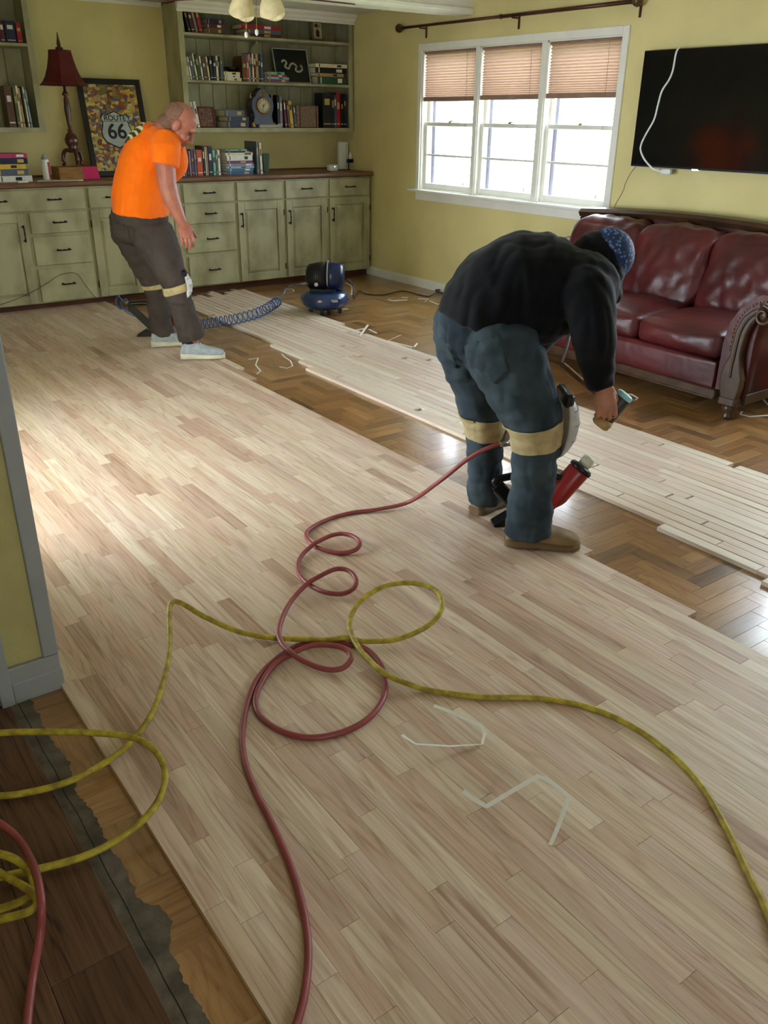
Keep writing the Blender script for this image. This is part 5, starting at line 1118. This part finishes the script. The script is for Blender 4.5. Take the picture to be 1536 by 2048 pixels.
def inpoly(x, y, poly):
    r = False; n_ = len(poly); j = n_-1
    for i in range(n_):
        (xi, yi), (xj, yj) = poly[i], poly[j]
        if (yi > y) != (yj > y) and x < (xj-xi)*(y-yi)/(yj-yi)+xi: r = not r
        j = i
    return r
def pxcond(poly):
    def f(p, n_):
        x, y, _ = project(p); return n_.dot(p-O0) < 0 and inpoly(x, y, poly)
    return f
def shoe(parent, heel, d, L_, wd, h, m_up, m_sole, sole_h=.03, name='shoe', lift=0, toe_lift=0, boot=0):
    """d horizontal heel-to-toe"""
    d = V((d.x, d.y, 0)).normalized(); sd = Z.cross(d); heel = V(heel); O = heel
    def sec(t, z0, z1, hw, sq=.7):
        x = t*L_; c = O+d*x; up = Z*(lift*(1-t)+toe_lift*t); n_ = 18; r = []
        for j in range(n_):
            a = 2*math.pi*j/n_; cy, sz = math.cos(a), math.sin(a)
            yy = math.copysign(abs(cy)**sq, cy)*hw; zz = (z0+z1)/2+math.copysign(abs(sz)**(.55 if sz < 0 else .9), sz)*(z1-z0)/2
            r.append(c+sd*yy+Z*zz+up)
        return r
    W_ = lambda t: wd*(.36+.10*math.sin(min(1, t*1.1)*math.pi*.9)+.06*t) if t < .93 else wd*(.40*(1-((t-.93)/.07)**2*.45))
    mb = MB(); st = [(-.01, .5), (.03, .85), (.12, 1), (.25, 1), (.4, .93), (.5, 1), (.65, 1.12), (.8, 1.12), (.9, 1.0), (.97, .74), (1.01, .4)]
    mb.loft([sec(t, 0, sole_h*(1 if boot else (1.25 if t < .4 else 1.0)), wd*.46*k, .6) for t, k in st]); e = mb.build(name, m_sole, parent)
    mb = MB(); hs_ = [(.0, .045, .45), (.04, .085, .72), (.12, .105+boot*.04, .85), (.24, .112+boot*.04, .86), (.36, .108+boot*.01, .84), (.48, .092, .88), (.62, .074, 1.02), (.76, .062, 1.06), (.88, .052, .98), (.95, .044, .78), (.99, .036, .5)]
    mb.loft([sec(t, sole_h*.6, h*hh/.11+sole_h*.4, wd*.45*k, .8) for t, hh, k in hs_]); mb.build('upper', m_up, e)
    mb = MB()
    for k in range(4):
        t = .40+k*.065; c = O+d*t*L_+Z*(h*(.105-.0135*k)/.11+sole_h*.4+.003+lift*(1-t)+toe_lift*t); mb.tube([c-sd*wd*.18+d*.006, c+Z*.003, c+sd*wd*.18-d*.006], .003, 6)
    mb.build('laces', 'white_plastic' if not boot else 'strap_tan', e)
    return e
def cloth(amp, fx_, fy_, fz_, seed=0, amp2=.0):
    return lambda p, n_: amp*(noise.noise(V((p.x*fx_+seed, p.y*fy_, p.z*fz_)))+.5*noise.noise(V((p.x*fx_*2.3, p.y*fy_*2.3+seed, p.z*fz_*2.1))))+amp2*abs(noise.noise(V((p.x*16+seed, p.y*16, p.z*7))))

# ================= man in the orange shirt
P1 = lambda x, y, D_: ond(x, y, D_)
base = onz(370, 705, FZ); w1 = thing('person', base, 'bald man in an orange shirt and dark trousers stooping beside the green cabinets', 'person', 'floor layers at work')
hs1 = 1.10; hc = P1(359, 249, 6.30); fw = (RH*.74+FH*.05-Z*.66).normalized(); hrot = frame3(fw, Z+RH*.4)
mb = MB(); Pf1 = head(mb, hc, hrot, hs1)
nk = P1(322, 272, 6.38); mb.cap([nk-Z*.05, nk+Z*.02, hc-fw*.03+hrot @ V((-.03, 0, -.05))], [.085, .075, .068], 16)
wr = P1(362, 441, 6.15)
mb.cap([P1(330, 292, 6.22), P1(331, 335, 6.17), P1(334, 368, 6.15)], [.062, .069, .064], 16); mb.cap([P1(334, 368, 6.15), P1(343, 400, 6.14), wr], [.064, .058, .036], 16)
hand(mb, wr+(P1(369, 462, 6.13)-wr).normalized()*.015, (P1(373, 470, 6.10)-wr), FH*.85-RH*.5, RH*.85+FH*.3, (.45, .65, .5), 1.15, (.7, .45, .3))
wl = P1(247, 468, 6.74); mb.cap([P1(312, 285, 6.62), P1(270, 390, 6.80)], [.06, .052], 14); mb.cap([P1(270, 390, 6.80), wl], [.052, .036], 14); hand(mb, wl, P1(243, 495, 6.70)-wl, RH, -FH, (.4, .5, .4))
# body under the clothes
mb.cap([P1(281, 430, 6.42), P1(288, 360, 6.42), P1(304, 296, 6.42), nk-Z*.03], [.15, .155, .15, .08], 18)
for pts, rr in (([P1(318, 470, 6.32), P1(350, 565, 6.27), P1(385, 678, 6.31)], [.10, .065, .05]), ([P1(264, 458, 6.55), P1(312, 570, 6.64), P1(326, 672, 6.70)], [.10, .06, .045])): mb.cap(pts, rr, 14)
body1 = remesh(mb, 'body', 'skin_ruddy', w1, .0042, 2)
face_parts(Pf1, hrot, hs1, w1)
hi = hrot.inverted()
def hair_c(p, n_):
    q = (hi @ (p-hc))/hs1; return q.length < .16 and q.x < .01-.35*max(0, q.z-.0) and q.x < .045 and -.075 < q.z < .10-abs(q.x)*.1 and q.x < -.015+(.0) and not (abs(q.y) > .079 and -.035 < q.x < .03 and q.z < .04)
patch(body1, hair_c, 'hair', 'hair_short', w1, .0022, 'short cropped hair round the back of the head')
# trousers
mb = MB(); mb.ell(P1(266, 447, 6.46), (.165, .165, .15)); mb.ell(P1(291, 456, 6.40), (.150, .16, .140)); mb.tube([P1(281, 448, 6.42), P1(281, 422, 6.42)], [.19, .195], 24)
mb.cap([P1(308, 472, 6.33), P1(328, 512, 6.28), P1(346, 560, 6.25)], [.150, .125, .098], 18); mb.tube([P1(347, 552, 6.25), P1(352, 580, 6.26), P1(366, 622, 6.28), P1(386, 676, 6.31)], [.096, .092, .088, .104], 20)
mb.cap([P1(262, 458, 6.54), P1(286, 512, 6.60), P1(310, 566, 6.63)], [.15, .125, .092], 18); mb.tube([P1(308, 560, 6.63), P1(316, 610, 6.66), P1(325, 668, 6.70)], [.090, .082, .088], 20)
pants1 = remesh(mb, 'trousers', 'pants_brown', w1, .0085, 3, cloth(.011, 6, 6, 15, 3, .010))
# shirt
mb = MB(); mb.tube([P1(281, 428, 6.42), P1(281, 400, 6.42), P1(284, 370, 6.42), P1(292, 330, 6.42), P1(304, 295, 6.42), P1(316, 270, 6.42), P1(324, 262, 6.42)], [.225, .226, .225, .215, .195, .14, .085], 28, flat=[.86]*7, up=RH)
mb.cap([P1(312, 282, 6.42), P1(331, 288, 6.26)], [.12, .10], 16); mb.tube([P1(331, 276, 6.26), P1(331, 300, 6.20), P1(329, 332, 6.17)], [.092, .102, .094], 18); mb.ell(P1(340, 315, 6.40), (.12, .14, .16))
mb.cap([P1(312, 280, 6.45), P1(318, 286, 6.62)], [.12, .10], 16); mb.tube([P1(318, 276, 6.62), P1(305, 320, 6.68)], [.098, .092], 16)
shirt1 = remesh(mb, 'shirt', 'shirt_orange', w1, .0085, 2, cloth(.008, 6, 6, 9, 9, .007))
patch(shirt1, lambda p, n_: (p-P1(278, 264, 6.40)).length < .13 and n_.dot(-RH+Z*.6) > .62, 'shirt_print', 'shirt_graphic', w1, .003, 'olive and white print on the back of the shirt')
# knee pad
ax0, ax1 = P1(343, 545, 6.25), P1(356, 600, 6.26); axd = (ax1-ax0).normalized()
def band(c, d_, hw, rad): return lambda p, n_: abs((p-c).dot(d_)) < hw and ((p-c)-d_*(p-c).dot(d_)).length < rad
kc = P1(351, 577, 6.26)
leg_band(pants1, kc, (axd+RH*.12).normalized(), .028, .15, w1)
leg_band(pants1, P1(312, 570, 6.63), axd, .016, .13, w1)
def pad(parent, c, f_, up_, r=(.035, .075, .115)):
    rt = frame3(f_, up_); mb = MB(); rings = []
    for i in range(13):
        t = -1+2*i/12; k = max(.05, (1-abs(t)**2.6)); rings.append([c+rt @ V((r[0]*k*math.cos(a)-.03*t*t, r[1]*(k**.4)*math.sin(a), r[2]*t)) for a in [-math.pi/2+math.pi*j/10 for j in range(11)]]+[c+rt @ V((-.012*k-.03*t*t, r[1]*.9*(k**.4)*math.sin(a), r[2]*t)) for a in [math.pi/2-math.pi*j/10 for j in range(11)]])
    mb.loft(rings); pd = mb.build('knee_pad', 'pad_white', parent)
    mb = MB()
    for t in (-.35, .1, .5): mb.tube([c+rt @ V((r[0]*(1-abs(t)**2.6)*math.cos(a)-.03*t*t+.001, r[1]*((1-abs(t)**2.6)**.4)*math.sin(a), r[2]*t)) for a in [-1.3+2.6*j/10 for j in range(11)]], .003, 6)
    mb.build('pad_ridge', 'trim_grey', pd)
    mb = MB(); mb.cbox(c+rt @ V((-.02, 0, r[2]*.78)), (.04, r[1]*1.7, .055), rt, .01); mb.build('pad_liner', 'black_plastic', pd)
f1 = (RH*.95+FH*.25).normalized()
pad(w1, kc+f1*.088+Z*.02, f1, -axd)
shoe(w1, onz(360, 721, FZ)+FH*.045, (onz(446, 719, FZ)-onz(360, 721, FZ)), .325, .118, .115, 'shoe_grey', 'shoe_sole', .042)
shoe(w1, onz(300, 697, FZ)+FH*.05, RH+FH*.35, .31, .115, .115, 'shoe_grey', 'shoe_sole', .042)
for c in (P1(381, 688, 6.32), P1(324, 672, 6.71)):
    mb = MB(); mb.tube([c+Z*.09, c-Z*.045], [.066, .060], 16); mb.build('sock', 'sock_navy', w1)

# ================= man in the black hoodie
base = onz(1040, 1075, FZ); w2 = thing('person', base, 'man in black hoodie and jeans bent over a nailer, gripping a mallet', 'person', 'floor layers at work')
hc2 = P1(1204, 521, 3.44); fw2 = (RH*.42+FH*.30-Z*.86).normalized(); hr2 = frame3(fw2, RH*.8+Z*.5)
mb = MB(); Pf2 = head(mb, hc2, hr2, .98)
mb.cap([P1(1160, 545, 3.42), P1(1190, 528, 3.43), hc2+hr2 @ V((-.04, 0, -.03))], [.08, .07, .06], 14)
wr2 = P1(1206, 772, 3.19)
mb.cap([P1(1180, 590, 3.25), P1(1200, 690, 3.20)], [.062, .05], 14); mb.cap([P1(1200, 690, 3.20), wr2], [.05, .032], 14)
# mallet geometry first: hand closes round the handle
mh = P1(1226, 819, 3.235); mdir = (P1(1258, 803, 3.20)-P1(1192, 831, 3.25)).normalized(); hdir = (P1(1134, 738, 3.43)-mh).normalized()
mdir = (mdir-hdir*mdir.dot(hdir)).normalized(); grip = mh+hdir*.075
hd2 = (grip-wr2).normalized(); palm2 = mdir*(-.2)+FH*.9
hand(mb, wr2, (P1(1212, 812, 3.165)-wr2), FH*.95-RH*.05, RH*.9, (.35, 1.05, .9), 1.0, (.6, .45, .7))
mb.cap([P1(1150, 555, 3.62), P1(1085, 660, 3.72)], [.06, .05], 14); wl2 = P1(1040, 745, 3.62); mb.cap([P1(1085, 660, 3.72), wl2], [.05, .032], 14); hand(mb, wl2, P1(1010, 790, 3.58)-wl2, -RH, FH, (.4, .4, .3))
mb.cap([P1(962, 650, 3.42), P1(1020, 570, 3.42), P1(1110, 565, 3.42), P1(1165, 548, 3.42)], [.13, .14, .15, .09], 18)
for pts, rr in (([P1(1000, 690, 3.32), P1(1078, 850, 3.22), P1(1061, 1048, 3.25)], [.10, .065, .045]), ([P1(935, 685, 3.52), P1(972, 850, 3.54), P1(971, 982, 3.59)], [.10, .06, .042])): mb.cap(pts, rr, 14)
body2 = remesh(mb, 'body', 'skin', w2, .0042, 2)
face_parts(Pf2, hr2, .98, w2)
# jeans
mb = MB(); mb.ell(P1(968, 665, 3.42), (.185, .165, .155)); mb.ell(P1(925, 660, 3.50), (.115, .13, .15)); mb.ell(P1(995, 690, 3.34), (.15, .15, .15)); mb.tube([P1(960, 650, 3.42), P1(952, 625, 3.43), P1(962, 610, 3.43)], [.165, .15, .12], 22)
mb.cap([P1(1003, 700, 3.31), P1(1040, 775, 3.24), P1(1070, 840, 3.21)], [.158, .135, .108], 20); mb.tube([P1(1068, 832, 3.21), P1(1072, 880, 3.21), P1(1066, 960, 3.23), P1(1060, 1025, 3.24), P1(1057, 1063, 3.25)], [.104, .092, .090, .094, .096], 22)
mb.cap([P1(932, 690, 3.52), P1(955, 770, 3.54), P1(970, 840, 3.54)], [.13, .110, .090], 20); mb.tube([P1(969, 835, 3.54), P1(968, 880, 3.55), P1(970, 950, 3.57), P1(970, 998, 3.59)], [.088, .078, .076, .080], 20)
jeans2 = remesh(mb, 'jeans', 'jeans', w2, .0075, 3, cloth(.010, 7, 7, 17, 1, .011))
patch(jeans2, pxcond([(928, 690), (1000, 668), (1022, 742), (990, 770), (935, 722)]), 'back_pocket', 'jeans_pocket', w2, .007)
patch(jeans2, pxcond([(880, 672), (900, 690), (918, 735), (908, 738), (886, 705)]), 'back_pocket', 'jeans_pocket', w2, .007)
# hoodie
mb = MB(); mb.tube([P1(966, 648, 3.42), P1(975, 622, 3.42), P1(1000, 594, 3.42), P1(1045, 574, 3.42), P1(1100, 573, 3.42), P1(1148, 566, 3.42), P1(1176, 548, 3.43), P1(1190, 536, 3.44)], [.188, .196, .203, .210, .208, .178, .125, .10], 30)
mb.ell(P1(1075, 608, 3.40), (.17, .17, .155)); mb.ell(P1(1165, 575, 3.34), (.14, .14, .14)); mb.ell(P1(1145, 560, 3.54), (.14, .14, .13))
mb.cap([P1(1168, 586, 3.27), P1(1184, 630, 3.21), P1(1188, 665, 3.20)], [.112, .094, .085], 18); mb.tube([P1(1187, 655, 3.20), P1(1188, 695, 3.20), P1(1192, 725, 3.20), P1(1200, 748, 3.20), P1(1204, 772, 3.20)], [.085, .074, .066, .062, .046], 18)
mb.ell(P1(1203, 738, 3.19), (.055, .055, .038))
mb.cap([P1(1150, 560, 3.62), P1(1085, 660, 3.72)], [.10, .082], 16); mb.tube([P1(1085, 655, 3.72), P1(1045, 735, 3.64)], [.08, .055], 16)
hood2 = remesh(mb, 'hoodie', 'hoodie_black', w2, .0085, 3, cloth(.010, 5, 5, 8, 5, .010))
mb = MB(); mb.ell(P1(1190, 511, 3.43), (.092, .095, .090)); mb.cap([P1(1160, 530, 3.46), P1(1188, 528, 3.43), P1(1212, 548, 3.40)], [.09, .098, .075], 16); mb.cap([P1(1190, 570, 3.34), P1(1218, 566, 3.36), P1(1228, 590, 3.40)], [.05, .045, .035], 12)
remesh(mb, 'hood', 'hoodie_black', w2, .007, 3, cloth(.006, 14, 14, 14, 2, .008))
# patterned cap: shell over the crown, side flap below
mb = MB(); Pc = lambda a: hc2+hr2 @ V(a)
mb.ell(Pc((-.008, 0, .036)), (.108, .085, .094), hr2, 20, 14); mb.ell(Pc((.03, 0, .0)), (.080, .080, .07), hr2, 18, 12)
remesh(mb, 'cap', 'cap_pattern', w2, .006, 3)
# drawstring end hanging below the chest
mb = MB(); mb.tube([P1(1143, 648, 3.46), P1(1134, 690, 3.46), P1(1124, 725, 3.46)], [.007, .007, .004], 8); mb.build('drawstring', 'pad_white', w2)
# knee straps and pads
ar = (P1(1066, 960, 3.23)-P1(1070, 840, 3.21)).normalized(); kc2 = P1(1071, 866, 3.21)
leg_band(jeans2, kc2, (ar+RH*.10).normalized(), .052, .15, w2)
al_ = (P1(970, 950, 3.57)-P1(970, 840, 3.54)).normalized(); leg_band(jeans2, P1(969, 848, 3.545), (al_-RH*.12).normalized(), .05, .125, w2)
f2 = (RH*.93+FH*.36).normalized()
pad(w2, P1(1082, 852, 3.21)+f2*.118, (RH*.98+FH*.1).normalized(), -ar+RH*.12, (.046, .080, .150)); pad(w2, P1(972, 850, 3.54)+f2*.085, f2, -al_, (.035, .07, .12))
h2 = onz(1013, 1098, FZ)+FH*.05; shoe(w2, h2, onz(1138, 1112, FZ)-onz(1013, 1098, FZ)+FH*.03, .315, .118, .12, 'boot_tan', 'boot_sole', .036, 'boot', boot=1)
h3 = onz(950, 1037, FZ)+FH*.045; shoe(w2, h3, RH*.72+FH*.69, .305, .114, .12, 'boot_tan', 'boot_sole', .036, 'boot', boot=1)
# ================= mallet held in his hand
ml = thing('mallet', mh, 'flooring mallet with a wooden handle, tan face and pale blue cap, in a hand', 'mallet')
mr_ = frame3(hdir, mdir)
mb = MB(); mb.lathe([(.034, -.045), (.036, -.04), (.036, .055), (.033, .06)], mh, mr_, 20); mb.build('head', mat('mallet_dark', C(54, 50, 46), .45), ml)
mb = MB(); mb.lathe([(.030, -.085), (.038, -.078), (.040, -.06), (.038, -.044), (.034, -.044)], mh, mr_, 20); mb.build('rubber_face', 'rubber_tan', ml)
mb = MB(); mb.lathe([(.033, .059), (.035, .062), (.034, .074), (.028, .080)], mh, mr_, 20); mb.build('steel_face', mat('cap_pale_blue', C(150, 205, 220), .4), ml)
mb = MB(); mb.tube([mh, mh+hdir*.1, mh+hdir*.26, mh+hdir*.30], [.014, .014, .017, .015], 12, flat=.8); mb.build('handle', mat('handle_wood', C(140, 98, 58), .5, var=.2), ml)
